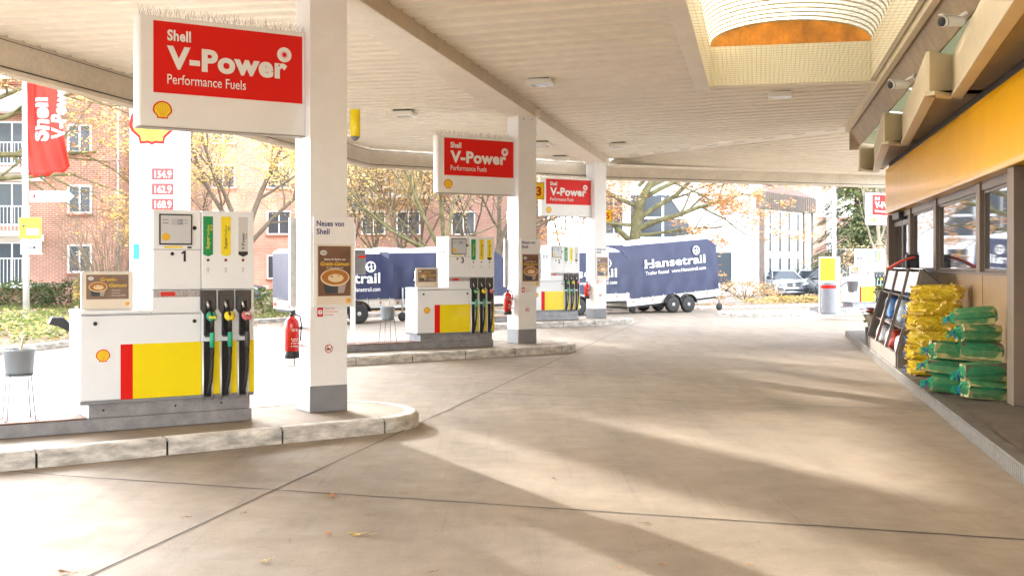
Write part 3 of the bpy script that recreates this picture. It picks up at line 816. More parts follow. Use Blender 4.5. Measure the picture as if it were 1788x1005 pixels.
# beam over the columns
def rowbox(mb, s0, s1, t0, t1, z0, z1):
    return mb.prismz([tuple(W(s, t).xy) for s, t in ((s0, t0), (s1, t0), (s1, t1), (s0, t1))], z0, z1)
m = MB(BEAM); rowbox(m, -.275, .275, -17, 22.1, 4.60, 5.1); bm_ = m.build('beam', cn, bevel=.01)
m = MB(FASC); rowbox(m, .2765, .285, -17, 21.6, 4.605, 4.86); m.build('beam_trim', cn)
for i in range(3):
    m = MB(BEAM); c = C1 + STEP * i; 
    m.prismz([tuple((c + U * a + NB * b).xy) for a, b in ((-.06, -.06), (.48, -.06), (.48, .46), (-.06, .46))], 4.595, 4.75)
    m.build('column_head', cn, bevel=.01)
# valley strip with slots, and the far facet
va = W(.32, 21.85); vb = W(6.9, 17.0)
vd = (vb - va).normalized(); vn = Vector((-vd.y, vd.x, 0))
m = MB(BEAM)
def slab(mb, pts, th=.05):
    n = len(pts); vs = [Vector(p) for p in pts] + [Vector(p) + Vector((0, 0, th)) for p in pts]
    mb.add(vs, [tuple(range(n)), tuple(range(2 * n - 1, n - 1, -1))] + [(i, (i + 1) % n, (i + 1) % n + n, i + n) for i in range(n)], False)
z0v, z1v = 4.79, 4.985
up = lambda p, z: Vector((p.x, p.y, z))
slab(m, [up(va - vn * .28, z0v), up(vb - vn * .28, z1v), up(vb + vn * .28, z1v), up(va + vn * .28, z0v)])
m.use(INK)
for i in range(8):
    f = .12 + i * .113; p = va.lerp(vb, f); z = z0v + (z1v - z0v) * f - .003
    slab(m, [up(p - vd * .18 - vn * .02, z - .004), up(p + vd * .18 - vn * .02, z + .001), up(p + vd * .18 + vn * .02, z + .001), up(p - vd * .18 + vn * .02, z - .004)], .002)
m.build('valley_strip', cn)
FD = Vector((2.75, 33.45, 4.62)); FE = Vector((12.6, 36.9, 4.56))
m = MB(CEIL); n_ = 16; rows = []
a0 = va + vn * .28; b0_ = vb + vn * .28
for i in range(n_):
    for q, h in ((0, 0), (.55, 0), (.65, .035), (.92, .035)):
        f = (i + q) / n_
        rows.append((up(a0, z0v).lerp(FD, f) + Vector((0, 0, h)), up(b0_, z1v).lerp(FE, f) + Vector((0, 0, h))))
rows.append((FD, FE))
m.add([v for r_ in rows for v in r_], [(2 * i, 2 * i + 1, 2 * i + 3, 2 * i + 2) for i in range(len(rows) - 1)], False)
m.build('far_facet', cn)
# fascia round the outside
FP = [Vector((-10.35, -3.5, 0)), Vector((-3.66, 29.4, 0)), Vector((2.9, 33.8, 0)), Vector((13.2, 37.6, 0))]
def offs(pts, d):
    o = []
    for i, p in enumerate(pts):
        ns = []
        for a, b in zip(pts[:-1], pts[1:]):
            if p in (a, b): e = (b - a).normalized(); ns.append(Vector((-e.y, e.x, 0)))
        n = sum(ns, Vector()).normalized(); o.append(p + n * d / max(.3, n.dot(ns[0])))
    return o
for (z0, z1, d0, d1, mt, nm) in ((4.24, 4.70, 0, .12, FASC, 'fascia'), (4.18, 4.24, -.05, .17, FASC, 'fascia_lip'), (4.22, 5.30, .125, .18, COLW, 'fascia_cladding')):
    m = MB(mt); ia = offs(FP, d0); ib = offs(FP, d1)
    for i in range(3):
        q = [ia[i], ia[i + 1], ib[i + 1], ib[i]]
        m.prismz([tuple(p.xy) for p in q], z0, z1)
    m.build(nm, cn, bevel=.008)
m = MB(INK); ia = offs(FP, -.004)
for i in range(3):
    q = [ia[i], ia[i + 1], FP[i + 1], FP[i]]; m.prismz([tuple(p.xy) for p in q], 4.255, 4.272); m.prismz([tuple(p.xy) for p in q], 4.612, 4.622)
m.build('fascia_seam', cn)
m = MB(BEAM); ia = offs(FP, -.55); ib = offs(FP, -.02)
q = [ia[2], ia[3], ib[3], ib[2]]; m.prismz([tuple(p.xy) for p in q], 4.555, 4.60); 
m.build('edge_girder', cn, bevel=.006)
# roof deck keeps the sky out
m = MB(FASC)
for s0, s1, t0, t1 in ((-5.0, SK0 - .15, -17, 16.3), (-.2, SK0 - .15, 16.3, 21.6), (SK0 - .15, 6.72, SKT1 + .2, 16.8)):
    rowbox(m, s0, s1, t0, t1, 5.18, 5.24)
m.build('roof_deck', cn)
# skylight: well, vault, end wall, bird net
sk = MB(M('well_cream', (.80, .74, .56), .5, var=.05, vs=2))
zb = 5.60
rowbox(sk, SK0 - .10, SK0, SKT0, SKT1 + .05, 4.86, zb); rowbox(sk, SK1, SK1 + .08, SKT0, SKT1 + .05, 4.95, zb)
rowbox(sk, SK0, SK1, SKT1, SKT1 + .05, 4.90, zb); rowbox(sk, SK0, SK1, SKT0, SKT0 + .05, 4.90, zb)
well = sk.build('skylight_well', cn)
tr = MB(BEAM)
rowbox(tr, SK0 - .26, SK0 - .005, SKT0, SKT1 + .30, 4.845, 4.86); rowbox(tr, SK0, SK1 + .1, SKT1 + .055, SKT1 + .12, 4.875, 4.90)
tr.build('skylight_trim', cn)
VAULT = M('vault_polycarbonate', (.56, .50, .37), .4, trans=.34, var=.10, vs=3)
VRIB = M('vault_rib', (.46, .39, .26), .5)
AMBER = M('amber_panel', (.40, .21, .035), .5, trans=.42, var=.3, vs=3, var2=.15, vs2=14)
vt = MB(VAULT); hw = (SK1 - SK0) / 2; sc_ = (SK0 + SK1) / 2; rise = .42
arc = [(hw * math.cos(R(180 - 180 * i / 24)) * 1.015, rise * math.sin(R(180 * i / 24)) ** .9) for i in range(25)]
rows = []; t = SKT0
while t < SKT1 + .05:
    for q, h in ((0, 0), (.05, .022), (.1, 0)):
        rows.append([W(sc_ + x * (1 + h * .3), t + q * 1.6, zb + z + h) for x, z in arc])
    t += .16
K = len(arc)
vt.add([v for r_ in rows for v in r_], [(i * K + c, (i + 1) * K + c, (i + 1) * K + c + 1, i * K + c + 1) for i in range(len(rows) - 1) for c in range(K - 1)], True)
vt.build('vault', well)
vr = MB(VRIB); t = SKT1 - .12
while t > SKT0:
    vr.tube([W(sc_ + x * .985, t, zb + z - .02) for x, z in arc], .013, 5, False); t -= .34
vr.build('vault_ribs', well)
am = MB(AMBER); vs = [W(sc_ + x, SKT1 + .02, zb + z) for x, z in arc] + [W(sc_ + x, SKT1 + .05, zb + z) for x, z in arc]
am.add(vs, [tuple(range(K)), tuple(range(2 * K - 1, K - 1, -1))]); am.build('end_panel', well)
nt = MB(M('net_wire', (.25, .21, .14), .6))
s = SK0 + .07
while s < SK1: nt.beam(W(s, SKT0, 4.90), W(s, SKT1, 4.90), .0024, .0024); s += .075
t = SKT0 + .1
while t < SKT1: nt.beam(W(SK0, t, 4.904), W(SK1, t, 4.904), .0024, .0024); t += .2
s = SK0 + .07
while s < SK1: nt.beam(W(s, SKT1 - .02, 4.90), W(s, SKT1 - .02, 5.56), .0024, .0024); s += .075
nt.build('bird_net', cn)
# eave beam towards the shop
m = MB(CREAM); rowbox(m, SK1 + .10, 6.70, -17, 16.9, 4.84, 5.25); m.build('eave_girder', cn, bevel=.01)
m = MB(BROWN)
ev = [W(6.705, -17, 4.93), W(6.705, 17.15, 4.93), W(6.95, 17.15, 4.55), W(6.95, -17, 4.55), W(6.99, -17, 4.57), W(6.99, 17.15, 4.57), W(6.80, 17.15, 5.2), W(6.80, -17, 5.2)]
m.add(ev, [(0, 1, 2, 3), (3, 2, 5, 4), (4, 5, 6, 7), (0, 3, 4, 7), (1, 6, 5, 2)])
rowbox(m, 6.72, 7.6, 17.16, 17.22, 4.45, 5.2); m.build('eave_board', cn, bevel=.006)
PERSPEX = M('perspex', (.20, .20, .11), .12, spec=.5, trans=.4)
for i in range(10):
    t0 = -12.1 + i * 2.92
    m = MB(PERSPEX); vs = []
    for q in range(7):
        f = q / 6; s_ = 6.965 + .50 * f; z_ = 4.60 - .065 * f
        vs += [W(s_, t0, z_), W(s_, t0 + 2.88, z_)]
    m.add(vs, [(2 * k, 2 * k + 1, 2 * k + 3, 2 * k + 2) for k in range(6)], True); m.build('perspex_panel', cn)

# ceiling lamps
def make_lamp(label):
    r = thing('ceiling_lamp', label, 'lamp', (0, 0, 0), R(-ROW), 'square lamps under the canopy')
    b = MB(M('lamp_white', (.78, .76, .70), .4)); b.prism([(-.21, -.12), (.21, -.12), (.23, -.085), (.21, -.03), (-.21, -.03), (-.23, -.085)], -.2, .2); b.build('housing', r, bevel=.008)
    b = MB(BLACK); b.box(-.17, .17, -.16, .16, -.031, .06); b.build('recess', r)
    b = MB(M('lamp_glass', (.55, .52, .45), .15, coat=.4, var=.2, vs=20)); b.box(-.15, .15, -.13, .13, -.1235, -.1205); b.build('diffuser', r)
    return r
def onceil(px, py, z): 
    Y = (z - EYE) * F / (HZ - py); return Vector(((px - CX) * Y / F, Y, z))
l1 = make_lamp('square ceiling lamp right of the beam, nearest the middle of the ceiling'); l1.location = onceil(943, 137, 4.85)
dup(l1, onceil(705, 193, 4.66), None, 'square ceiling lamp left of the beam, above the middle fuel sign')
dup(l1, onceil(1080, 249, 4.83), None, 'small ceiling lamp above the far column')
dup(l1, onceil(1363, 159, 4.96), None, 'square ceiling lamp beyond the skylight')
dup(l1, onceil(948, 247, 4.66), None, 'tiny ceiling lamp behind the middle column')
dup(l1, onceil(978, 272, 4.66), None, 'flattest ceiling lamp by the far fascia, left of the far column')

# ------------------------------------------------------------------ shop
sh = thing('shop_building', 'petrol station shop with brown panels, yellow band and stepped eaves', 'shop', (0, 0, 0))
Wl = 7.45; TE = 16.0
m = MB(WBROWN); rowbox(m, Wl, Wl + .2, -15, 11.6, .15, 1.56); rowbox(m, Wl, Wl + .2, 14.9, TE, .15, 2.78); m.build('wall', sh)
m = MB(M('shop_render', (.30, .24, .18), .6)); rowbox(m, Wl + .05, 13, -15, TE, 2.78, 4.5); rowbox(m, 12.8, 13, -15, TE, 0, 2.78); rowbox(m, Wl + .2, 12.8, TE - .2, TE, 0, 2.78); rowbox(m, Wl + .2, 12.8, -15, -14.8, 0, 2.78)
m.build('upper_wall', sh)
m = MB(M('shop_floor', (.25, .22, .19), .5)); rowbox(m, Wl + .21, 12.79, -14.79, TE - .21, .0, .16); m.build('floor', sh)
# panel seams and sill
m = MB(FRAME)
rowbox(m, Wl - .03, Wl + .2, -15, 11.6, 1.562, 1.60); rowbox(m, Wl - .02, Wl + .2, -15, 14.9, 2.66, 2.775)
for t in (-6, -2.6, 4.45, 8.3, 11.5): rowbox(m, Wl - .004, Wl, t - .006, t + .006, .16, 1.55)
rowbox(m, Wl - .012, Wl - .001, -15, 11.6, .155, .30)
m.build('sill', sh)
POSTB = M('post_brown', (.15, .105, .07), .45, var=.06, vs=3)
for t, wd, pr in ((-9.2, .3, .09), (-5.6, .3, .09), (-1.6, .3, .09), (1.98, .34, .16), (4.55, .26, .045), (8.35, .28, .045), (11.55, .28, .05), (14.75, .3, .1)):
    m = MB(POSTB); rowbox(m, Wl - pr, Wl + .21, t - wd / 2, t + wd / 2, .151 if pr > .12 or t > 11 else 1.601, 2.769); m.build('post', sh, bevel=.006)
for a, b in ((-14.8, -9.4), (-9.0, -5.8), (-5.4, -1.8), (-1.4, 1.8), (2.16, 4.39), (4.71, 8.18), (8.52, 11.39)):
    wn = MB(FRAME)
    for s0, s1, t0, t1, z0, z1 in ((Wl + .005, Wl + .12, a, b, 1.605, 1.64), (Wl + .005, Wl + .12, a, b, 2.62, 2.655), (Wl + .005, Wl + .12, a, a + .06, 1.642, 2.618), (Wl + .005, Wl + .12, b - .06, b, 1.642, 2.618)): rowbox(wn, s0, s1, t0, t1, z0, z1)
    w_ = wn.build('window', sh)
    p = MB(GLASS); rowbox(p, Wl + .02, Wl + .03, a + .06, b - .06, 1.64, 2.62); p.build('pane', w_)
for a, b in ((11.75, 13.15), (13.2, 14.6)):
    wn = MB(FRAME)
    for s0, s1, t0, t1, z0, z1 in ((Wl + .02, Wl + .1, a, a + .08, .16, 2.6), (Wl + .02, Wl + .1, b - .08, b, .16, 2.6), (Wl + .02, Wl + .1, a + .08, b - .08, 2.5, 2.6), (Wl + .02, Wl + .1, a + .08, b - .08, .16, .30)): rowbox(wn, s0, s1, t0, t1, z0, z1)
    w_ = wn.build('door', sh)
    p = MB(GLASS); rowbox(p, Wl + .055, Wl + .065, a + .08, b - .08, .30, 2.5); p.build('pane', w_)
    h = MB(STEEL); ta = (b - .16 if a < 12 else a + .16); h.tube([W(Wl - .03, ta, .9), W(Wl - .03, ta, 1.4)], .014, 8); h.build('handle', w_)
m = MB(BLACK); rowbox(m, Wl - .12, Wl + .02, 12.6, 13.7, 2.62, 2.76); m.build('door_sensor', sh, bevel=.01)
# glossy yellow band, in panels
for i in range(1):
    t1 = 14.2; t0 = -15
    m = MB(ORANGE); vs = []; n = 10
    for q in range(n + 1):
        f = q / n; z = 2.775 + .95 * f; s_ = Wl - .20 - .05 * (f - .5) ** 2 * 0 - .012 * math.sin(math.pi * f)
        vs += [W(s_, t0, z), W(s_, t1, z)]
    vs += [W(Wl - .02, t0, 3.725), W(Wl - .02, t1, 3.725), W(Wl - .02, t0, 2.775), W(Wl - .02, t1, 2.775)]
    k_ = 2 * (n + 1)
    m.add(vs, [(2 * q, 2 * q + 2, 2 * q + 3, 2 * q + 1) for q in range(n)], True)
    m.add([], [])
    o = 0
    m.f.append((2 * n, k_, k_ + 1, 2 * n + 1)); m.mi.append(0); m.sm.append(False)
    m.f.append((0, 1, k_ + 3, k_ + 2)); m.mi.append(0); m.sm.append(False)
    m.f.append(tuple([2 * q + 1 for q in range(n + 1)] + [k_ + 1, k_ + 3])); m.mi.append(0); m.sm.append(False)
    m.f.append(tuple([2 * q for q in range(n, -1, -1)] + [k_ + 2, k_])); m.mi.append(0); m.sm.append(False)
    m.build('yellow_band', sh)
# stepped eaves
cA = Vector((5.41, 14.96, 0)); dT = Vector((1.39, 6.05, 0)); stp = Vector((.44, .28, 0))
line = []
for k_ in range(2, -6, -1):
    c = cA + dT * k_
    line += [c, c + stp]                  # far to near: reach corner c, step inwards (towards the wall), next run starts at c+stp
for i in range(len(line) - 1):
    a, b = line[i], line[i + 1]; d = (b - a)
    if d.length < .01: continue
    e = d.normalized(); n = Vector((e.y, -e.x, 0))
    inn = n if n.dot(ES) > 0 else -n
    long_run = d.length > 2
    m = MB(CREAM)
    o = inn * .05
    m.prismz([tuple(p.xy) for p in (a, b, b + o, a + o)], 3.95, 4.47); m.build('eave_panel', sh)
    m = MB(CREAM); o0 = -inn * .025; o = inn * .13
    m.prismz([tuple(p.xy) for p in (a + o0, b + o0, b + o, a + o)], 3.89, 3.948); m.build('eave_lip', sh, bevel=.008)
# soffit
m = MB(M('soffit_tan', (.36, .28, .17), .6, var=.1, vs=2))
sp_ = [p + Vector((0, 0, 0)) for p in line]
wall_far = W(Wl - .01, 16.0); wall_near = W(Wl - .01, -17)
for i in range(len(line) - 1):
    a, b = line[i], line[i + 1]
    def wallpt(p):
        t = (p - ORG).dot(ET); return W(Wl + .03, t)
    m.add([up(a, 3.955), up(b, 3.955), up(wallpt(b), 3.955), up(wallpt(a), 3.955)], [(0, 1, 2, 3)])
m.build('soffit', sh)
m = MB(M('dark_mesh', (.05, .042, .035), .7, var=.5, vs=120)); rowbox(m, Wl - .03, Wl + .04, -15, 15.2, 3.73, 3.95); m.build('dark_mesh', sh)
m = MB(FASC)
top = [tuple(W(7.42, 16).xy), tuple(W(7.42, -16).xy)]
m.prismz(top + [tuple(W(13, -16).xy), tuple(W(13, 16).xy)], 4.475, 4.53); m.build('roof', sh)

# surveillance cameras
def make_cam(label):
    r = thing('security_camera', label, 'camera', (0, 0, 0), 0, 'white cameras under the eave')
    m = MB(SIGNW); m.lathe([(.0, .19), (.05, .19), (.062, .17), (.062, -.13), (.05, -.15)], 18, (0, 0, 0), Matrix.Rotation(R(-83), 3, 'X')); m.box(-.03, .03, -.17, .1, .058, .072); m.build('housing', r)
    m = MB(BLACK); m.lathe([(0, -.155), (.052, -.155), (.0635, -.10)], 18, (0, 0, 0), Matrix.Rotation(R(-83), 3, 'X')); m.build('lens', r)
    m = MB(SIGNW); m.tube([(.0, .12, .05), (.07, .16, .10), (.17, .18, .11)], .022, 8); m.lathe([(.055, -.01), (.055, .01)], 14, (.18, .18, .11), Matrix.Rotation(R(90), 3, 'Y')); m.build('bracket', r)
    return r
cm = make_cam('larger white security camera under the eave, nearer the photographer'); cm.location = P(1660, 38, 13.2); cm.rotation_euler = (0, 0, R(-62))
cm.scale = (1, 1, 1)
dup(cm, P(1568, 148, 17.6), R(-68), 'smaller white security camera under the eave, farther away')
# ------------------------------------------------------------------ goods in front of the shop
YNET = net_mat('yellow_net', (.90, .66, .02), 46, .08); GNET = net_mat('green_net', (.015, .24, .10), 44, .13)
def pillow(mb, sx, sy, sz, rg, n=18, m=10, amp=.05):
    vs = []
    for i in range(m + 1):
        t = math.pi * i / m
        for k in range(n):
            a = 2 * math.pi * k / n
            def pw(v, e): return math.copysign(abs(v) ** e, v)
            x = sx / 2 * pw(math.sin(t), .5) * pw(math.cos(a), .6); y = sy / 2 * pw(math.sin(t), .5) * pw(math.sin(a), .6); z = -sz / 2 * pw(math.cos(t), .6)
            q = noise.noise(Vector((x * 9, y * 9, z * 9 + sx * 31 + amp))) * amp
            vs.append((x * (1 + q * 2), y * (1 + q * 2), z * (1 + q * 2) + sz / 2))
    mb.add(vs, [(i * n + k, i * n + (k + 1) % n, (i + 1) * n + (k + 1) % n, (i + 1) * n + k) for i in range(m) for k in range(n)], True)
KIND2 = M('kindling_light', (.86, .66, .20), .75, var=.25, vs=14); KIND3 = M('kindling_dark', (.52, .33, .05), .8, var=.3, vs=14)
def kindling_bag(seed, label):
    rg = random.Random(seed)
    r = thing('kindling_bag', label, 'firewood bag', (0, 0, 0), R(-ROW), 'stacked yellow net bags of kindling')
    sx, sy, sz = .68, .46, .225
    m = MB(WOODY)
    for i in range(130):
        m.use((WOODY, KIND2, WOODY, KIND3)[i % 4])
        u, v, w = rg.uniform(-1, 1), rg.uniform(-1, 1), rg.uniform(-1, 1)
        l = max(abs(u), abs(v), abs(w)); k_ = rg.uniform(.72, 1.0) / max(l, .2)
        c = (u * k_ * sx * .43, v * k_ * sy * .43, sz / 2 + w * k_ * sz * .37)
        q = Matrix.Rotation(rg.gauss(0, .75), 3, 'Z') @ Matrix.Rotation(rg.gauss(0, .35), 3, 'Y') @ Matrix.Rotation(rg.uniform(0, 3), 3, 'X')
        m.obox(c, (rg.uniform(.10, .2), rg.uniform(.018, .045), rg.uniform(.014, .030)), q)
    m.build('kindling_sticks', r)
    n = MB(YNET); pillow(n, sx, sy, sz * 1.04, rg, 22, 12, .035)
    b = n.use(M('net_cord', (.85, .60, .03), .7))
    for i in range(14):
        a = rg.uniform(0, 6.28); x = sx * .49 * math.cos(a); y = sy * .49 * math.sin(a); z0 = rg.uniform(.02, sz * .7)
        b.tube([(x, y, z0), (x * 1.03 + rg.uniform(-.05, .05), y * 1.03, z0 + .04), (x + rg.uniform(-.12, .12), y + rg.uniform(-.02, .02), z0 + rg.uniform(.03, .1))], .004, 4, False)
    b.build('net', r)
    t = MB(M('tie_blue', (.03, .16, .55), .5)); x = -sx * .5
    t.tube([(x, 0, .1), (x - .05, .02, .13), (x - .03, -.03, .05), (x - .07, -.05, .04)], .008, 6); t.build('tie', r)
    return r
base = W(6.98, 5.35, .15)
lbls = ['bottom bag of the yellow kindling stack', 'second bag from the bottom of the yellow kindling stack', 'third bag from the bottom of the yellow kindling stack', 'third bag from the top of the yellow kindling stack', 'second bag from the top of the yellow kindling stack', 'topmost bag of the yellow kindling stack']
for i in range(6):
    kb = kindling_bag(40 + i, lbls[i]); kb.location = base + ES * rnd.uniform(-.03, .03) + ET * rnd.uniform(-.02, .02) + Vector((0, 0, .207 * i)); kb.rotation_euler = (0, 0, R(-ROW + rnd.uniform(-7, 7)))
    kb.scale = (1.02, 1, .98)
def log_bag(seed, label):
    rg = random.Random(seed)
    r = thing('log_bag', label, 'firewood bag', (0, 0, 0), R(-ROW), 'stacked green net bags of logs')
    sx, sy, sz = .44, .30, .20
    for (cy, cz) in ((-.075, .055), (.075, .055), (-.07, .145), (.07, .145)):
        m = MB(LOGW); a0 = rg.uniform(0, 6.28); L2 = sx * rg.uniform(.44, .5)
        poly = []
        for k_ in range(5):
            a = a0 + k_ * 1.2566 + rg.uniform(-.3, .3); rr = rg.uniform(.060, .088); poly.append((cy + rr * math.cos(a), cz + rr * .82 * math.sin(a)))
        n = len(poly)
        vs = [(-L2, y, z) for y, z in poly] + [(L2, y + rg.uniform(-.01, .01), z + rg.uniform(-.01, .01)) for y, z in poly]
        m.add(vs, [tuple(range(n - 1, -1, -1)), tuple(range(n, 2 * n))] + [(i, (i + 1) % n, (i + 1) % n + n, i + n) for i in range(n - 1)], False)
        m.use(LOGB); o = len(m.v); m.f.append((o - 2 * n + n - 1, o - 2 * n, o - n, o - 1)); m.mi.append(1); m.sm.append(False)
        m.build('log', r)
    n = MB(GNET); pillow(n, sx * 1.06, sy * 1.04, sz * 1.05, rg, 24, 14, .07); n.build('net', r)
    b = MB(M('net_gather', (.01, .34, .19), .5)); x = -sx * .54
    for q in range(16):
        a = q / 16 * 6.28; b.tube([(x + .03, .09 * math.cos(a), .1 + .07 * math.sin(a)), (x - .03, .02 * math.cos(a), .1 + .02 * math.sin(a)), (x - .09, .06 * math.cos(a) + rg.uniform(-.02, .02), .07 + .04 * math.sin(a))], .004, 4, False)
    b.build('net_end', r)
    b = MB(M('tie_blue', (.03, .16, .55), .5)); b.tube([(x - .03, -.02, .12), (x - .05, -.05, .08), (x - .03, -.06, .03)], .007, 6); b.build('tie', r)
    return r
# (across, along, height): across from the kerb towards the wall
gl = [(.10, -.28, 0, 'green log bag on the ground at the front of the green stack'),
      (-.16, .28, 0, 'green log bag at the lower left of the green stack, on the ground'),
      (.20, .12, 0, 'green log bag at the bottom of the green stack, against the wall'),
      (.12, -.20, .20, 'green log bag lying on the frontmost ground bag'),
      (-.20, .30, .20, 'green log bag above the lower left ground bag'),
      (.14, .16, .42, 'green log bag in the middle of the green stack'),
      (-.17, .26, .40, 'topmost bag of the left column in the green stack'),
      (.11, .14, .62, 'second bag from the top of the green stack'),
      (.09, .16, .82, 'topmost bag of the green stack, beneath the window')]
for i, (a, b, z, lb) in enumerate(gl):
    o = log_bag(80 + i, lb); o.location = W(7.0 + a, 2.75 + b, .152 + z); o.rotation_euler = (R(rnd.uniform(-5, 5)), R(rnd.uniform(-6, 6)), R(-ROW + rnd.uniform(-16, 16)))
    o.scale = (1.1, 1.1, 1.05)
# third bag of the right column rests on the lower ones
# display rack
rk = thing('display_rack', 'brown sloping display rack beside the shop kerb', 'rack', W(6.60, 6.4, .15), R(-ROW))
RB = M('rack_brown', (.14, .11, .085), .4, metal=.2, var=.1, vs=4); RL = 4.5
prof = [(0, 0), (0, .22), (.24, 1.05), (.27, 1.07), (.36, 1.46), (.80, 1.10), (.80, 0)]
for y in (0, RL): 
    m = MB(RB); m.prism(prof, y - .02, y + .02); m.build('end_panel', rk, bevel=.004)
for y in (RL / 3, RL * 2 / 3, RL * .995, .03):
    m = MB(RB); 
    for a, b in (((0, .2), (.24, 1.05)), ((.27, 1.07), (.36, 1.47))): m.beam((a[0] - .01, y, a[1]), (b[0] - .01, y, b[1]), .07, .05)
    m.build('upright', rk)
m = MB(RB); m.box(-.02, .03, .03, RL - .03, .0, .215); m.box(.0, .78, .03, RL - .03, .02, .05); m.box(.25, .75, .03, RL - .03, 1.03, 1.06); m.box(.12, .7, .03, RL - .03, .55, .575); m.build('shelf', rk)
m = MB(M('rack_back', (.07, .055, .045), .6)); m.box(.74, .78, .03, RL - .03, .06, 1.1); m.build('back_panel', rk)
m = MB(M('rack_lid', (.05, .04, .035), .12, coat=.8)); m.prism([(.355, 1.47), (.80, 1.11), (.805, 1.125), (.36, 1.487)], -.03, RL + .03); m.build('lid', rk)
m = MB(M('rack_card', (.72, .72, .72), .3, var=.12, vs=8))
for i in range(3):
    y0 = RL / 3 * i + .12; m.add([(.27, y0, 1.10), (.27, y0 + RL / 3 - .24, 1.10), (.345, y0 + RL / 3 - .24, 1.43), (.345, y0, 1.43)], [(0, 3, 2, 1)])
m.build('price_card', rk)
PACKM = [M('pack_blue', (.08, .22, .50), .35, var=.5, vs=9), M('pack_white', (.70, .72, .75), .3, var=.2, vs=9), M('pack_red', (.60, .08, .05), .35, var=.6, vs=14), M('pack_clear', (.50, .56, .62), .15, var=.3, vs=10)]
pk = [(.14, .75, .051, 3, 'clear plastic pack on the lowest rack shelf, nearest bay'), (.16, 2.3, .051, 2, 'red and white pack on the lowest shelf of the middle bay'), (.16, 3.8, .051, 1, 'white pack on the lowest rack shelf, farthest bay'),
      (.30, .8, .576, 1, 'white pack on the middle rack shelf, nearest bay'), (.30, 2.2, .576, 3, 'clear blue pack on the middle rack shelf, middle bay'), (.30, 3.7, .576, 0, 'blue pack on the middle rack shelf, farthest bay')]
for i, (x, y, z, mi, lb) in enumerate(pk):
    m = MB(PACKM[mi]); pillow(m, .28, .62, .40, random.Random(i), 16, 9, .08)
    o = m.build('goods_pack', None, W(6.60 + x + .06, 6.4 + y, .15 + z), R(-ROW)); tag(o, lb, 'pack', 'packs on the display rack')
# things on top of the rack
tp = thing('snow_shovel', 'red snow shovel blade lying across the top of the rack', 'shovel', W(6.93, 9.2, 1.63), R(-ROW))
m = MB(M('shovel_red', (.60, .03, .02), .4)); vs = []
for q in range(7):
    f = q / 6; vs += [(-.18 + .42 * f, -.4, .03 * math.sin(math.pi * f) + .20 * f), (-.18 + .42 * f, .1, .03 * math.sin(math.pi * f) + .20 * f)]
n0 = len(vs); vs += [(x, y, z - .025) for x, y, z in vs]
m.add(vs, [(2 * q, 2 * q + 1, 2 * q + 3, 2 * q + 2) for q in range(6)] + [(n0 + 2 * q, n0 + 2 * q + 2, n0 + 2 * q + 3, n0 + 2 * q + 1) for q in range(6)] + [(2 * q, 2 * q + 2, n0 + 2 * q + 2, n0 + 2 * q) for q in range(6)] + [(2 * q + 1, n0 + 2 * q + 1, n0 + 2 * q + 3, 2 * q + 3) for q in range(6)], True)
m.build('blade', tp)
m = MB(M('wood_handle', (.50, .36, .20), .6)); m.tube([(-.1, -.1, .0), (-.0, 1.2, -.02)], .017, 8); m.build('handle', tp)
bx = thing('black_case', 'small black case standing on the rack beside the wall', 'case', W(7.2, 9.6, 1.45), R(-ROW))
m = MB(BLACK); m.box(-.1, .12, -.12, .12, 0, .42); m.build('body', bx, bevel=.02)
m = MB(DGREY); m.box(-.04, .06, -.126, -.12, .05, .3); m.build('plate', bx)
# bouquets in buckets
def bouquet(label, cols, loc, seed, h):
    rg = random.Random(seed)
    r = thing('bouquet', label, 'bouquet', loc, 0, 'bouquets for sale by the rack')
    st = MB(LG); fl = MB(cols[0])
    for i in range(26):
        a = rg.uniform(0, 6.28); sp = rg.uniform(.02, .24); hh = h * rg.uniform(.8, 1.1)
        tip = (sp * math.cos(a), sp * math.sin(a), hh)
        st.tube([(0, 0, -.12), (tip[0] * .4, tip[1] * .4, hh * .5), tip], .004, 4, False)
        for q in range(2): st.leaf((tip[0] * .7, tip[1] * .7, hh * rg.uniform(.5, .9)), .08, rg)
        fl.use(rg.choice(cols))
        for q in range(6):
            b = q / 6 * 6.28; fl.add([tip, (tip[0] + .045 * math.cos(b - .5), tip[1] + .045 * math.sin(b - .5), hh + .02), (tip[0] + .065 * math.cos(b), tip[1] + .065 * math.sin(b), hh + .012), (tip[0] + .045 * math.cos(b + .5), tip[1] + .045 * math.sin(b + .5), hh + .02)], [(0, 1, 2, 3)])
    st.build('stems', r); fl.build('petals', r)
    w = MB(M('wrap_paper', (.42, .34, .24), .6, trans=.3)); w.lathe([(.05, -.1), (.09, h * .4), (.17, h * .8)], 14); w.build('wrapping', r)
    return r
def pail(label, loc):
    r = thing('flower_bucket', label, 'bucket', loc, 0, 'flower buckets by the rack')
    m = MB(M('pail_dark', (.09, .085, .08), .5)); m.lathe([(.12, 0), (.15, .32), (.155, .32), (.155, .34), (.145, .33), (.12, .1), (0, .1)], 20); m.build('pail', r)
    m = MB(STEEL); m.tube([(.155 * math.cos(R(a)), 0, .32 + -.1 * math.sin(R(a))) for a in range(0, 181, 20)], .004, 5); m.build('handle', r)
    return r
pl1 = pail('dark flower bucket at the far end of the rack, holding red flowers', W(6.72, 11.35, .155)); bouquet('bouquet of red and orange flowers beside the rack', [M('petal_red', (.55, .04, .03), .6), M('petal_orange', (.65, .16, .03), .6)], W(6.70, 11.33, .40), 3, .42)
pl2 = thing('flower_stand', 'dark stand behind the rack, holding the yellow bouquet', 'stand', W(7.0, 12.2, .155), R(-ROW))
m = MB(RB); m.box(-.2, .2, -.2, .2, .55, .60); m.build('top', pl2)
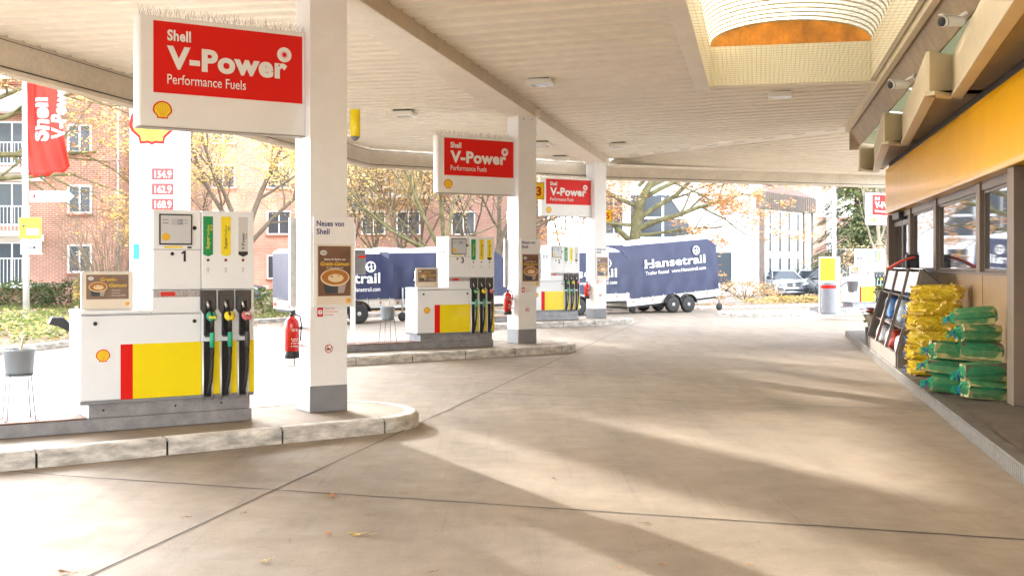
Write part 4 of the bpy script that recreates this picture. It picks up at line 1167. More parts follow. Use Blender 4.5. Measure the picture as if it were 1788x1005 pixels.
for a, b in ((-1, -1), (1, -1), (-1, 1), (1, 1)):
    m = MB(RB); m.box(a * .18 - .015, a * .18 + .015, b * .18 - .015, b * .18 + .015, 0, .55); m.build('leg', pl2)
bouquet('bouquet of yellow and pink flowers above the red ones', [M('petal_yellow', (.75, .50, .04), .6), M('petal_pink', (.60, .18, .14), .6)], W(6.98, 12.18, .885), 4, .36)

# ------------------------------------------------------------------ service boards and bins
sv = thing('service_board', 'slim white service board with grey towel dispenser behind the nearest column', 'service board', (-3.03, 21.8, 0), R(97))
m = MB(COLW); m.box(-.20, .55, -.045, .045, .08, 2.48); m.build('board', sv, bevel=.01)
m = MB(GREY); m.box(-.45, .7, -.16, .16, 0, .03); m.box(-.15, .5, -.06, .06, .03, .1); m.build('foot', sv, bevel=.006)
d_ = MB(GREY); d_.box(.0, .34, -.24, -.046, 1.50, 1.97); dp = d_.build('towel_dispenser', sv, bevel=.015)
m = MB(RED); m.box(-.003, .343, -.243, -.1, 1.82, 1.86); m.build('red_band', dp)
bn = thing('litter_bin', 'tall grey litter bin with red band before a yellow notice board', 'bin', G(1447, 548, .15), R(10))
m = MB(GREY); m.lathe([(.22, 0), (.235, .02), (.235, .06), (.225, .08), (.225, .94), (.215, .98), (0, .98)], 24); m.build('drum', bn)
m = MB(RED); m.lathe([(.228, .80), (.230, .81), (.230, .89), (.228, .90)], 24); m.build('red_band', bn)
nb = thing('notice_board', 'white notice board with yellow panel behind the distant grey bin', 'notice board', Vector(bn.location) + Vector((.14, .26, 0)), R(4))
m = MB(COLW); m.box(-.36, .30, 0, .09, 0, 1.78); m.build('board', nb, bevel=.01)
m = MB(YEL); m.box(-.34, .14, -.004, -.0005, 1.03, 1.74); yp = m.build('yellow_panel', nb)
m = MB(M('notice_ink', (.30, .20, .01), .5))
for z, w in ((1.64, .34), (1.60, .2), (1.44, .3), (1.42, .12), (1.28, .32), (1.24, .16)): m.box(-.30, -.30 + w, -.0055, -.004, z, z + .014)
m.build('ruled_lines', yp)
dp_ = thing('wash_bucket', 'dark grey wash bucket hanging beside the distant white pump', 'bucket', P(1489, 497, 37.6) - Vector((0, 0, .22)), 0)
m = MB(GREY); m.lathe([(.15, 0), (.19, .32), (.2, .32), (.2, .35), (.18, .34), (.15, .05), (0, .05)], 20); m.build('pail', dp_)
m = MB(BLACK); m.tube([(-.2, 0, .30), (-.34, .02, .22), (-.5, .05, .02)], .02, 6); m.beam((-.05, 0, -.03), (-.05, 0, 0), .5, .02); m.build('arm', dp_)

# fallen leaves on the concrete
lv = [(577, 867, LO), (572, 932, LO), (621, 934, LY), (461, 981, LP), (112, 1000, LB), (330, 903, LB), (427, 896, LB), (505, 944, LB), (1098, 624, LO), (1068, 623, LB), (1160, 985, LO), (750, 1000, LB), (1028, 660, LO), (1310, 985, LO), (880, 846, LB), (967, 836, LB), (700, 862, LB), (640, 900, LB), (1082, 991, LO), (1128, 913, LB), (1678, 795, LB)]
for i, (x, y, mt) in enumerate(lv):
    rg = random.Random(i); sz = .055 * (1 if i < 5 else .5) * rg.uniform(.8, 1.3)
    m = MB(mt); pts = []
    for q in range(14):
        a = q / 14 * 6.283; rr = sz * (1 if q % 2 == 0 else .62) * (1.25 if q in (0, 7) else .8)
        pts.append((rr * math.cos(a), rr * .7 * math.sin(a), .006 + .25 * sz * abs(math.cos(a)) * rg.uniform(.3, 1)))
    m.add([(0, 0, .006)] + pts, [(0, q + 1, (q + 1) % 14 + 1) for q in range(14)], False)
    m.tube([(sz * 1.2, 0, .008), (sz * 1.9, .01, .014)], .0015, 4, False)
    o = m.build('fallen_leaf', None, G(x, y, .001), rg.uniform(0, 6.28))
    kind = {LO: 'curled orange', LY: 'yellowish', LP: 'pale', LB: 'small brown'}[mt]
    place = ('fallen leaf in the centre left foreground', 'fallen leaf left of another near the bottom edge', 'fallen leaf right of an orange one near the bottom', 'fallen leaf lying at the bottom edge', 'fallen leaf in the bottom left corner')[i] if i < 5 else None
    if place: tag(o, kind + ' ' + place, 'leaf', 'larger fallen leaves on the concrete')
    else: tag(o, 'tiny dry leaf scrap lying on the open forecourt concrete', 'leaf', 'tiny leaf scraps on the concrete')
# ------------------------------------------------------------------ trailers
ALUD = M('axle_dark', (.04, .04, .04), .6)
def wheel(parent, x, y, r, w=.16, rimm=None):
    q = Matrix.Rotation(R(90), 3, 'X')
    t = MB(RUBBER); t.lathe([(r * .62, -w / 2), (r * .93, -w / 2), (r, -w / 3), (r, w / 3), (r * .93, w / 2), (r * .62, w / 2)], 26, (x, y, r), q); wo = t.build('wheel', parent)
    m = MB(rimm or GALV); m.lathe([(r * .62, w / 2 - .01), (r * .60, w / 2 - .035), (r * .44, w / 2 - .03), (r * .40, w / 2 - .015), (r * .22, w / 2 - .005), (r * .18, w / 2 + .01), (0, w / 2 + .012)], 26, (x, y, r), q)
    m.use(BLACK)
    for k_ in range(10):
        a = k_ / 10 * 6.28; m.obox((x + r * .5 * math.cos(a), y - w / 2 + .027, r + r * .5 * math.sin(a)), (.03, .006, .03), Matrix.Rotation(a, 3, 'Y'))
    m.build('rim', wo)
    return wo
def make_trailer(label, L, zt, tilt, peak, seed):
    """origin: front-right lower end on the ground; the side faces -y, body runs to -x"""
    rg = random.Random(seed); Wd = 1.6
    r = thing('tarpaulin_trailer', label, 'trailer', (0, 0, 0), R(30), 'navy tarpaulin trailers parked along the far kerb')
    ax = (-.36 * L, -.36 * L - .68)
    for x in ax:
        wheel(r, x, -.05, .29); wheel(r, x, Wd + .05, .29)
        m = MB(BLACK); pts = [(x + .37 * math.cos(R(a)), .29 + .37 * math.sin(R(a))) for a in range(10, 171, 16)]; pin = [(x + .34 * math.cos(R(a)), .29 + .34 * math.sin(R(a))) for a in range(170, 9, -16)]
        m.prism(pts + pin, -.16, .10); m.build('mudguard', r)
        m = MB(ALUD); m.tube([(x, 0, .29), (x, Wd, .29)], .04, 8); m.build('axle', r)
    # tilting body
    T = Matrix.Rotation(-tilt, 4, 'Y'); piv = Vector((ax[0], 0, .45))
    def tl(o):
        for v in o.data.vertices: v.co = piv + (T.to_3x3() @ (v.co - piv))
        return o
    b = MB(ALU); b.box(-L, 0, 0, Wd, .44, .76); b.use(M('hook_rust', (.35, .17, .08), .7))
    for i in range(5): b.box(-L + L * (i + .3) / 5, -L + L * (i + .3) / 5 + .07, -.008, 0, .56, .62)
    b.use(ALUD)
    for i in range(1, 8): b.box(-L + L * i / 8 - .006, -L + L * i / 8 + .006, -.004, 0, .45, .76)
    b.box(-L + .05, -.05, .1, Wd - .1, .36, .438)
    tl(b.build('sideboard', r, bevel=.006))
    # tarp: front chamfer, wrinkled
    n, k2 = 40, 16
    def ztop(x):
        f = -x / .42
        return zt if f > 1 else zt - .30 * (1 - f)
    cl = MB(NAVY); vs = []
    for i in range(n + 1):
        x = -L + L * i / n
        for q in range(k2 + 1):
            f = q / k2; z = .70 + (ztop(x) - .70) * f
            wv = .028 * math.sin(x * 5.1 + f * 2.2 + seed) * (1 - f) ** .7 + .016 * math.sin(x * 13 - f * 7 + seed * 2) * (1 - f) + .02 * noise.noise(Vector((x * 1.6 + seed, f * 1.2, 0)))
            vs.append((x, -.022 - abs(wv) * .9, z))
    cl.add(vs, [(i * (k2 + 1) + q, (i + 1) * (k2 + 1) + q, (i + 1) * (k2 + 1) + q + 1, i * (k2 + 1) + q + 1) for i in range(n) for q in range(k2)], True)
    # ends and far side
    zf = ztop(0)
    cl.add([(0, -.022, .70), (0, Wd + .02, .70), (0, Wd + .02, zf), (0, -.022, zf), (-.42, -.022, zt), (-.42, Wd + .02, zt)], [(0, 1, 2, 3), (3, 2, 5, 4)], False)
    cl.add([(-L, -.022, .70), (-L, Wd + .02, .70), (-L, Wd + .02, zt), (-L, -.022, zt), (0, Wd + .02, .7), (-.42, Wd + .02, zt), (0, Wd + .02, zf)], [(1, 0, 3, 2), (4, 1, 2, 5, 6)], False)
    side = tl(cl.build('tarpaulin', r))
    rf = MB(TARPW); vs = []
    for i in range(21):
        x = -L + (L - .42) * i / 20
        for q in range(9):
            f = q / 8; vs.append((x, -.03 + (Wd + .06) * f, zt + .005 + (peak + .025 * math.sin(x * 3.3 + seed)) * math.sin(math.pi * f) ** .8))
    rf.add(vs, [(i * 9 + q, (i + 1) * 9 + q, (i + 1) * 9 + q + 1, i * 9 + q + 1) for i in range(20) for q in range(8)], True)
    rf.box(-L - .005, -.42, -.034, -.024, zt - .035, zt + .012)
    vs = []
    for q in range(9):
        f = q / 8; bump = math.sin(math.pi * f) ** .8
        vs += [(-.425, -.03 + (Wd + .06) * f, zt + .008 + (peak + .025 * math.sin(-.42 * 3.3 + seed)) * bump), (.012, -.03 + (Wd + .06) * f, zf + .008 + peak * .4 * bump)]
    rf.add(vs, [(2 * q, 2 * q + 1, 2 * q + 3, 2 * q + 2) for q in range(8)], True)
    ga = [(-.03 + (Wd + .06) * q / 8, zt + .005 + (peak + .025 * math.sin(-L * 3.3 + seed)) * math.sin(math.pi * q / 8) ** .8) for q in range(9)]
    rf.prismx([(y_, z_) for y_, z_ in ga] , -L - .006, -L - .001)
    gb_ = [(-.03 + (Wd + .06) * q / 8, zf + .008 + peak * .4 * math.sin(math.pi * q / 8) ** .8) for q in range(9)]
    rf.prismx(gb_, .001, .013)
    tl(rf.build('roof_sheet', r))
    for i in range(9):
        m = MB(STEEL); x = -L + .12 + (L - .24) * i / 8; m.box(x - .015, x + .015, -.06, -.03, .705, .73); tl(m.build('eyelet', r))
    # lettering
    hz = zt - .86
    y = -.075
    t1 = text('lettering', 'Hansetrail', WINK, r, -.80 * L, hz, y, w=.66 * L, h=.30, bold=.022); tl(t1)
    sl = MB(WINK)   # slab serifs
    for fx in (.0, .083, .155): sl.box(-.80 * L + fx * .66 * L - .03, -.80 * L + fx * .66 * L + .10, y + .001, y + .004, hz - .004, hz + .035) if fx < .1 else None
    tl(sl.build('serif', t1))
    t2 = text('lettering', 'Trailer Rental', WINK, r, -.80 * L, hz - .24, y, w=.25 * L, h=.125, bold=.008); tl(t2)
    t3 = text('lettering', 'www.Hansetrail.com', WINK, r, -.52 * L, hz - .24, y, w=.38 * L, h=.125, bold=.008); tl(t3)
    gb = MB(WINK); gx, gz = -.235 * L, hz + .46
    gb.ell((gx, gz), .16, .16, y); gb.use(NAVY)
    for (a, b_, rx, rz_) in ((-.05, .05, .055, .045), (-.03, -.06, .035, .05), (.07, .06, .05, .04), (.08, -.03, .04, .055), (-.02, .1, .03, .02)): gb.ell((gx + a, gz + b_), rx, rz_, y - .0015, 10)
    tl(gb.build('globe_emblem', r))
    # drawbar and jockey wheel
    m = MB(GALV); m.beam((-.2, Wd / 2 - .4, .42), (.75, Wd / 2, .44), .07, .08); m.beam((-.2, Wd / 2 + .4, .42), (.75, Wd / 2, .44), .07, .08); m.tube([(.7, Wd / 2, .45), (1.05, Wd / 2, .5)], .035, 8); m.use(BLACK).tube([(1.0, Wd / 2, .5), (1.12, Wd / 2, .54)], .05, 8); tl(m.build('drawbar', r))
    m = MB(GALV); m.tube([(.62, Wd / 2 - .1, .16), (.62, Wd / 2 - .1, 1.0)], .028, 8); jw = m.build('jockey_post', r)
    q = Matrix.Rotation(R(90), 3, 'X'); m = MB(RUBBER); m.lathe([(.05, -.03), (.13, -.03), (.14, 0), (.13, .03), (.05, .03)], 16, (.62, Wd / 2 - .1, .14), q); m.build('jockey_wheel', jw)
    m = MB(M('lamp_red', (.5, .02, .02), .3)); m.box(-L - .02, -L, .1, .3, .5, .6); m.box(-L - .02, -L, Wd - .3, Wd - .1, .5, .6); m.build('tail_lamp', r)
    return r
ta = make_trailer('navy tarpaulin trailer half hidden behind the nearest column', 3.05, 2.02, R(.5), .14, 1); ta.location = (-3.45, 33.2, 0)
tb = make_trailer('navy tarpaulin trailer behind the pump numbered 3', 4.0, 2.10, R(1), .12, 2); tb.location = (-.18, 36.0, 0)
tc_ = make_trailer('navy tarpaulin trailer partly hidden by the far column', 4.0, 2.12, R(1), .10, 3); tc_.location = (4.0, 39.0, 0)
td = make_trailer('rightmost navy tarpaulin trailer, fully visible and tipped nose up', 4.05, 2.56, R(4.5), .10, 4); td.location = (7.45, 41.3, 0)
# low flat trailer behind the first pump, only its drawbar shows
ft = thing('flat_trailer', 'low flat trailer with black coupling, mostly hidden behind the nearest pump', 'trailer', (-8.15, 22.9, 0), R(30))
m = MB(ALU); m.box(.2, 2.3, -.1, 1.2, .42, .62); m.build('bed', ft, bevel=.01)
wheel(ft, 1.3, -.2, .27); wheel(ft, 1.3, 1.3, .27)
m = MB(GALV); m.beam((-.7, .55, .52), (.3, .2, .48), .06, .07); m.beam((-.7, .55, .52), (.3, .9, .48), .06, .07); m.tube([(-.45, .45, .1), (-.45, .45, .85)], .03, 8); m.build('drawbar', ft)
m = MB(BLACK); m.prism([(-.98, .50), (-.92, .64), (-.70, .64), (-.46, .40), (-.58, .34), (-.80, .46)], .47, .63); m.build('coupling', ft, bevel=.02)
m = MB(RUBBER); m.lathe([(.04, -.03), (.12, -.03), (.13, 0), (.12, .03), (.04, .03)], 16, (-.45, .42, .13), Matrix.Rotation(R(90), 3, 'X')); m.build('jockey_wheel', ft)

# ------------------------------------------------------------------ cars
def make_car(label, paint, loc, rz, suv=False, rear=False):
    """faces -y; origin under the front bumper centre"""
    r = thing('parked_car', label, 'car', loc, rz, 'cars parked before the white building')
    h = 1.62 if suv else 1.42; hw = .91; L = 4.6
    prof = [(0, .22, .80), (.02, .55, .84), (.10, .74, .88), (1.15, .93, .91), (1.25, .95, .91), (2.2, .98, .91), (4.2, 1.02, .90), (4.5, .9, .86), (4.6, .45, .84)]
    m = MB(paint); n = 12; rows = []
    for y, z, w in prof:
        row = []
        for q in range(n + 1):
            f = q / n * 2 - 1; row.append((f * w, y + .32 * (abs(f) ** 3) * (1 if y < 1 else (-1 if y > 4.3 else 0)), z - .09 * abs(f) ** 4))
        rows.append([(-w, row[0][1], .2)] + row + [(w, row[-1][1], .2)])
    K = n + 3
    m.add([v for rw in rows for v in rw], [(i * K + c, i * K + c + 1, (i + 1) * K + c + 1, (i + 1) * K + c) for i in range(len(rows) - 1) for c in range(K - 1)], True)
    m.add(rows[0], [tuple(range(K))], False); m.add(rows[-1], [tuple(range(K - 1, -1, -1))], False)
    # roof and pillars
    rp = [(1.2, .94, .80), (1.9, h - .08, .60), (2.3, h, .58), (3.3, h - .02, .58), (3.7, h - .12, .6), (4.35, 1.02, .76)]
    for i in (1, 2, 3):
        a, b = rp[i], rp[i + 1]; m.add([(-a[2], a[0], a[1]), (a[2], a[0], a[1]), (b[2], b[0], b[1]), (-b[2], b[0], b[1])], [(0, 1, 2, 3)], True)
    for sx in (-1, 1):
        m.beam((sx * rp[0][2], rp[0][0], rp[0][1]), (sx * rp[1][2], rp[1][0], rp[1][1]), .06, .05); m.beam((sx * .60, 2.6, h - .03), (sx * .83, 2.7, .95), .08, .04); m.beam((sx * rp[4][2], rp[4][0], rp[4][1]), (sx * rp[5][2], rp[5][0], rp[5][1]), .09, .06)
    m.build('body', r)
    g_ = MB(PANE)
    a, b = rp[0], rp[1]; g_.add([(-a[2], a[0], a[1]), (a[2], a[0], a[1]), (b[2], b[0], b[1]), (-b[2], b[0], b[1])], [(0, 1, 2, 3)]); g_.build('windscreen', r)
    g_ = MB(PANE); a, b = rp[4], rp[5]; g_.add([(-a[2], a[0], a[1]), (a[2], a[0], a[1]), (b[2], b[0], b[1]), (-b[2], b[0], b[1])], [(0, 1, 2, 3)]); g_.build('rear_window', r)
    for sx in (-1, 1):
        g_ = MB(PANE); g_.add([(sx * .82, 1.25, .94), (sx * .83, 4.2, 1.0), (sx * .61, 3.7, h - .13), (sx * .585, 2.3, h - .02), (sx * .61, 1.9, h - .1)], [(0, 1, 2, 3, 4)]); g_.build('side_window', r)
        m = MB(BLACK); m.ball((sx * 1.0, 1.35, 1.0), .09, .06, .07, 8, 6); m.build('mirror', r)
        for y in (.85, 3.7):
            w = MB(RUBBER); w.lathe([(.18, -.1), (.31, -.1), (.32, 0), (.31, .1), (.18, .1)], 20, (sx * .80, y, .32), Matrix.Rotation(R(90), 3, 'Y')); wo = w.build('wheel', r)
            w = MB(GALV); w.lathe([(.19, sx * .09), (.1, sx * .07), (0, sx * .08)], 14, (sx * .80, y, .32), Matrix.Rotation(R(90), 3, 'Y')); w.build('rim', wo)
    fy = -.012
    if not rear:
        m = MB(BLACK); m.prism([(-.40, .66), (-.30, .52), (.30, .52), (.40, .66), (.30, .72), (-.30, .72)], fy, .05); gr = m.build('grille', r)
        m = MB(STEEL); m.beam((-.36, fy - .006, .62), (.36, fy - .006, .62), .012, .02); m.lathe([(.075, -.006), (.085, 0), (.075, .006)], 18, (0, fy - .008, .62), Matrix.Rotation(R(90), 3, 'X')); m.build('badge', gr)
        m = MB(BLACK); m.prism([(-.45, .40), (-.5, .30), (.5, .30), (.45, .40)], fy - .004, .04); m.prism([(-.78, .46), (-.8, .32), (-.58, .32), (-.55, .42)], -.004, .3); m.prism([(.78, .46), (.8, .32), (.58, .32), (.55, .42)], -.004, .3); m.build('air_intake', r)
        for sx in (-1, 1):
            m = MB(M('headlight', (.75, .77, .80), .08, coat=1)); m.prism([(sx * .46, .68), (sx * .50, .60), (sx * .78, .66), (sx * .80, .76)], .03, .3); m.build('headlight', r)
        m = MB(WINK); m.box(-.26, .26, fy - .014, fy - .005, .42, .52); m.build('number_plate', r)
    else:
        m = MB(BLACK); m.box(-.82, .82, -.016, .02, .22, .45); m.build('bumper', r)
        for sx in (-1, 1):
            m = MB(M('lamp_red', (.5, .02, .02), .3)); m.prism([(sx * .5, .82), (sx * .5, .70), (sx * .8, .68), (sx * .82, .82)], .02, .3); m.build('tail_lamp', r)
        m = MB(WINK); m.box(-.26, .26, -.022, -.01, .56, .67); m.build('number_plate', r)
    return r
SILV = M('car_silver', (.50, .52, .55), .25, metal=.6, coat=1); DBLUE = M('car_blue', (.03, .06, .14), .25, coat=1); DKG = M('car_grey', (.09, .10, .115), .25, coat=1, metal=.3); CWHT = M('car_white', (.72, .73, .74), .25, coat=1)
make_car('silver saloon car facing the forecourt, before the white building', SILV, (14.9, 60.5, -.02), R(4))
make_car('white car just behind the silver saloon', CWHT, (16.6, 63.5, -.02), R(-14))
make_car('dark blue car between the silver saloon and the notice board', DBLUE, (16.75, 60.6, -.02), R(-22))
make_car('dark grey estate car seen from behind, right of the notice board', DKG, (16.9, 57.2, -.02), R(3), True, True)
make_car('dark car glimpsed past the right edge of the nearest pump', DBLUE, (-11.0, 50.5, -.02), R(80))

# ------------------------------------------------------------------ price totem, flag, signs
tt = thing('price_totem', 'tall white price totem with red digits behind the nearest pump', 'price sign', (-10.02, 30.0, .08), R(3))
m = MB(M('totem_white', (.84, .84, .84), .35)); m.box(0, 1.50, 0, .35, 0, 7.6); m.build('body', tt, bevel=.03)
m = MB(LGREY); m.box(1.33, 1.345, -.003, -.0002, .3, 7.5)
for z in (4.20, 2.94, 2.35): m.box(.03, 1.47, -.003, -.0002, z, z + .012)
m.build('panel_seam', tt)
m = MB(); pecten(m, .58, 5.28, 1.15, -.004); m.build('scallop_emblem', tt)
DIGR = M('digit_red_panel', (.55, .035, .03), .3, emit=0); DIGW = M('digit_led', (.95, .85, .80), .4, emit=.25)
for i, (nm, pr) in enumerate((('Diesel', '154.9'), ('Super E10', '162.9'), ('Super', '168.9'))):
    z = 3.86 - i * .395
    m = MB(DIGR); m.box(.58, 1.14, -.01, -.0005, z - .03, z + .27); pn = m.build('digit_panel', tt)
    text('digits', pr, DIGW, pn, .66, z + .025, -.0115, w=.42, h=.19)
    text('lettering', nm, REDINK, tt, .14, z + .09, -.002, w=(.20, .32, .20)[i], h=.10)
text('lettering', 'V-Power', REDINK, tt, .14, 2.72, -.002, w=.34, h=.09)
text('lettering', 'Diesel', REDINK, tt, .14, 2.59, -.002, w=.26, h=.09)
m = MB(M('totem_teal', (.03, .42, .46), .4)); m.box(.10, 1.2, -.004, -.0005, 1.75, 2.15); m.use(RED).box(.24, 1.2, -.004, -.0005, 1.2, 1.745); m.build('service_panel', tt)

fpL = G(46, 557, .1); 
fpole = thing('flagpole', 'tall white flagpole at the left edge carrying direction signs', 'flagpole', fpL)
m = MB(M('pole_white', (.62, .60, .57), .4, var=.1, vs=3)); m.tube([(0, 0, 0), (-.03, 0, 4), (-.06, 0, 8.5)], [.095, .085, .06], 14); m.lathe([(.14, 0), (.14, .05), (.1, .06)], 14); m.build('pole', fpole)
def at_pole(px, py): 
    return P(px, py, fpL.y)
s_ = fpL.y / F
fl = thing('flag', 'red flag with white lettering hanging from the pole at left', 'flag', at_pole(48, 128), 0)
m = MB(FLAGR); vs = []; nx, nz = 22, 30
wtop, wbot, hh = 62 * s_, 74 * s_, 178 * s_
for i in range(nz + 1):
    f = i / nz
    for q in range(nx + 1):
        g_ = q / nx
        x = g_ * (wtop * .72 + (wbot - wtop * .72) * f) - .0 * f
        y = .15 * math.sin(g_ * 7 + f * 2.2) * (.5 + g_) + .05 * math.sin(g_ * 15 - f * 5)
        z = -hh * f * (1 - .06 * g_) - .14 * g_ * (1 - f) - .10 * math.sin(g_ * 4) * f
        if i == nz: z += .04 * math.sin(q)
        vs.append((x - .06 * math.sin(f * 3.1), y, z))
m.add(vs, [(i * (nx + 1) + q, i * (nx + 1) + q + 1, (i + 1) * (nx + 1) + q + 1, (i + 1) * (nx + 1) + q) for i in range(nz) for q in range(nx)], True)
fo = m.build('cloth', fl); sol = fo.modifiers.new('thickness', 'SOLIDIFY'); sol.thickness = .006
def drape(o):
    bm_d = bmesh.new(); bm_d.from_mesh(o.data); bmesh.ops.triangulate(bm_d, faces=bm_d.faces[:])
    for _ in range(2):
        bmesh.ops.subdivide_edges(bm_d, edges=[e for e in bm_d.edges if e.calc_length() > .06], cuts=2); bmesh.ops.triangulate(bm_d, faces=bm_d.faces[:])
    bm_d.to_mesh(o.data); bm_d.free()
    for v in o.data.vertices:
        g_ = f = .5
        for _ in range(12):
            f = max(0, min(1, (-v.co.z - .14 * g_ * (1 - f) - .10 * math.sin(g_ * 4) * f) / (hh * (1 - .06 * g_))))
            g_ = max(0, min(1, (v.co.x + .06 * math.sin(f * 3.1)) / (wtop * .72 + (wbot - wtop * .72) * f)))
        v.co.y = .15 * math.sin(g_ * 7 + f * 2.2) * (.5 + g_) + .05 * math.sin(g_ * 15 - f * 5) - .03
t = text('lettering', 'Shell', WINK, fl, .62, -1.98, 0, w=1.25, h=.40, bold=.035, up=True); drape(t)
t = text('lettering', 'V-Power', WINK, fl, 1.02, -1.90, 0, w=1.75, h=.34, bold=.035, up=True); drape(t)
ds = thing('direction_sign', 'white arrow shaped direction sign on the flagpole', 'sign', at_pole(54, 343), 0)
m = MB(M('sign_grey_edge', (.35, .35, .36), .5)); w_ = 78 * s_; h_ = 10 * s_
ar = [(0, -h_), (w_ * .86, -h_), (w_, 0), (w_ * .86, h_), (0, h_)]
m.prism(ar, -.10, -.07); m.build('edge', ds)
m = MB(WINK); m.prism([(.02 + (x) * .97, z * .86) for x, z in ar], -.104, -.10); m.build('face', ds)
text('lettering', 'Krankenhaus Barmbek', REDINK, ds, .34, -.05, -.1055, w=w_ * .58, h=.10)
m = MB(REDINK); m.box(.12, .16, -.107, -.104, -.07, .07); m.box(.07, .21, -.107, -.104, -.02, .02); m.build('red_cross', ds)
ys = thing('detour_sign', 'yellow and white detour sign below the arrow on the flagpole', 'sign', at_pole(36, 398), 0)
m = MB(PYEL); m.box(0, 38 * s_, -.10, -.07, -18 * s_, 18 * s_); m.build('plate', ys, bevel=.01)
m = MB(INK)
for x0, x1, z0, z1 in ((.02, 38 * s_ - .02, -18 * s_ + .02, -18 * s_ + .035), (.02, 38 * s_ - .02, 18 * s_ - .035, 18 * s_ - .02), (.02, .035, -18 * s_ + .035, 18 * s_ - .035), (38 * s_ - .035, 38 * s_ - .02, -18 * s_ + .035, 18 * s_ - .035)): m.box(x0, x1, -.103, -.10, z0, z1)
m.build('border', ys)
m = MB(WINK); m.box(.22, 38 * s_ - .06, -.104, -.10, -.20, -.02); m.use(INK).prism([(.07, .05), (.14, .10), (.14, .07), (.2, .07), (.2, .03), (.14, .03), (.14, 0)], -.104, -.10); m.build('arrow', ys)
ws = thing('arrow_sign', 'small white sign with a black arrow, lowest on the flagpole', 'sign', at_pole(38, 432), 0)
m = MB(WINK); m.box(0, 36 * s_, -.10, -.07, -12 * s_, 12 * s_); m.build('plate', ws, bevel=.01)
m = MB(INK); m.prism([(.24, .02), (.38, .02), (.38, .06), (.48, 0), (.38, -.06), (.38, -.02), (.24, -.02)], -.103, -.10); m.box(.1, .3, -.103, -.10, .09, .11); m.box(.1, .24, -.103, -.10, -.11, -.09); m.build('arrow', ws)
lpst = thing('lamp_post', 'pale grey lamp post beyond the far kerb at right', 'lamp post', (14.2, 50.5, 0), 0)
m = MB(M('post_pale', (.60, .60, .59), .5)); m.tube([(0, 0, 0), (0, 0, 3), (0, 0, 8.5)], [.10, .09, .06], 12); m.lathe([(.15, 0), (.15, .4), (.11, .45)], 12); m.build('post', lpst)
m = MB(GALV); m.tube([(0, 0, 8.4), (.3, -.5, 8.7), (.5, -1.2, 8.75)], .05, 8); m.obox((.55, -1.5, 8.73), (.3, .7, .12), Matrix.Rotation(R(20), 3, 'Z')); m.build('lantern', lpst)
# ------------------------------------------------------------------ buildings
def win(parent, x, z, w, h, y=0, sill=True, mull=1, frame=None, blind=0):
    """window set in a facade that faces -y"""
    m = MB(frame or WFRAME); f = .07
    m.box(x, x + w, y - .05, y + .1, z, z + f); m.box(x, x + w, y - .05, y + .1, z + h - f, z + h)
    m.box(x, x + f, y - .05, y + .1, z + f, z + h - f); m.box(x + w - f, x + w, y - .05, y + .1, z + f, z + h - f)
    for i in range(1, mull + 1):
        xx = x + w * i / (mull + 1); m.box(xx - .03, xx + .03, y - .045, y + .1, z + f, z + h - f)
    o = m.build('window', parent)
    p = MB(PANE); p.box(x + f, x + w - f, y - .02, y + .02, z + f, z + h - f); p.build('pane', o)
    if sill: m = MB(M('sill_brick', (.28, .12, .08), .8)); m.box(x - .06, x + w + .06, y - .12, y - .051, z - .10, z - .002); m.build('sill', o)
    return o
def balcony(parent, x0, x1, z, y, d=1.3):
    m = MB(RENDERW); m.box(x0, x1, y - d, y - .002, z - .18, z); b = m.build('balcony', parent)
    m = MB(GALV); n = int((x1 - x0) / .14)
    for i in range(n + 1): 
        xx = x0 + .03 + (x1 - x0 - .06) * i / n; m.box(xx - .012, xx + .012, y - d + .02, y - d + .045, z, z + .95)
    m.box(x0, x1, y - d + .015, y - d + .055, z + .95, z + 1.0); m.build('railing', b)
# left brick block: facade facing us at Y = 46
bl = thing('brick_apartment_block', 'red brick apartment block with balconies at the left edge', 'building', (-22.5, 46, 0), R(4))
m = MB(BRICK); m.box(0, 6.7, 0, 9, 0, 8.9); m.use(BRICK2); m.box(6.701, 8.6, 1.2, 9, 0, 8.9); m.build('wall', bl)
m = MB(ROOFT); m.box(-.2, 8.8, -.25, 9.2, 8.902, 9.15); m.build('roof', bl)
m = MB(GALV); m.tube([(6.55, -.06, 0), (6.55, -.06, 8.85)], .05, 8); m.build('downpipe', bl)
for z in (1.35, 3.75, 6.2): win(bl, 4.55, z, .95, 1.15)
for z in (1.35, 3.75, 6.2): 
    win(bl, 7.2, z, .8, 1.15, 1.2)
    win(bl, 1.1, z - .5, 1.9, 1.75, 0, False, 2)
for z in (.95, 3.0, 5.5): balcony(bl, .2, 3.5, z, 0)
for x1, y0, z0, z1 in ((3.6, -.06, 2.62, 2.9), (3.6, -.06, 5.05, 5.33), (4.4, -.9, 7.75, 8.6)): m = MB(RENDERW); m.box(.2, x1, y0, -.002, z0, z1); m.build('white_band', bl)
# middle brick block behind the trees
bm2 = thing('brick_apartment_house', 'long pinkish brick apartment house behind the bare trees', 'building', (-17.5, 62, 0), R(3))
m = MB(BRICK2); m.box(0, 19.5, 0, 10, 0, 10.5); m.build('wall', bm2)
m = MB(ROOFT); m.box(-.3, 19.8, -.3, 10.3, 10.503, 10.8); m.build('roof', bm2)
for x in (1.2, 4.2, 7.0, 9.3, 11.2, 14.2, 17.2):
    for z in (.9, 3.3, 5.8, 8.2): win(bm2, x, z, 1.3, 1.3, 0, True, 1)
for z0, z1 in ((5.25, 5.55), (7.5, 8.0)): m = MB(RENDERW); m.box(9.0, 13.2, -.8, -.003, z0, z1); m.build('white_band', bm2)
bs_ = thing('wall_sign', 'small blue and white sign on the house right of the nearest column', 'sign', P(612, 372, 58), 0)
m = MB(WINK); m.box(0, .95, -.08, 0, 0, 1.30); m.build('board', bs_, bevel=.02)
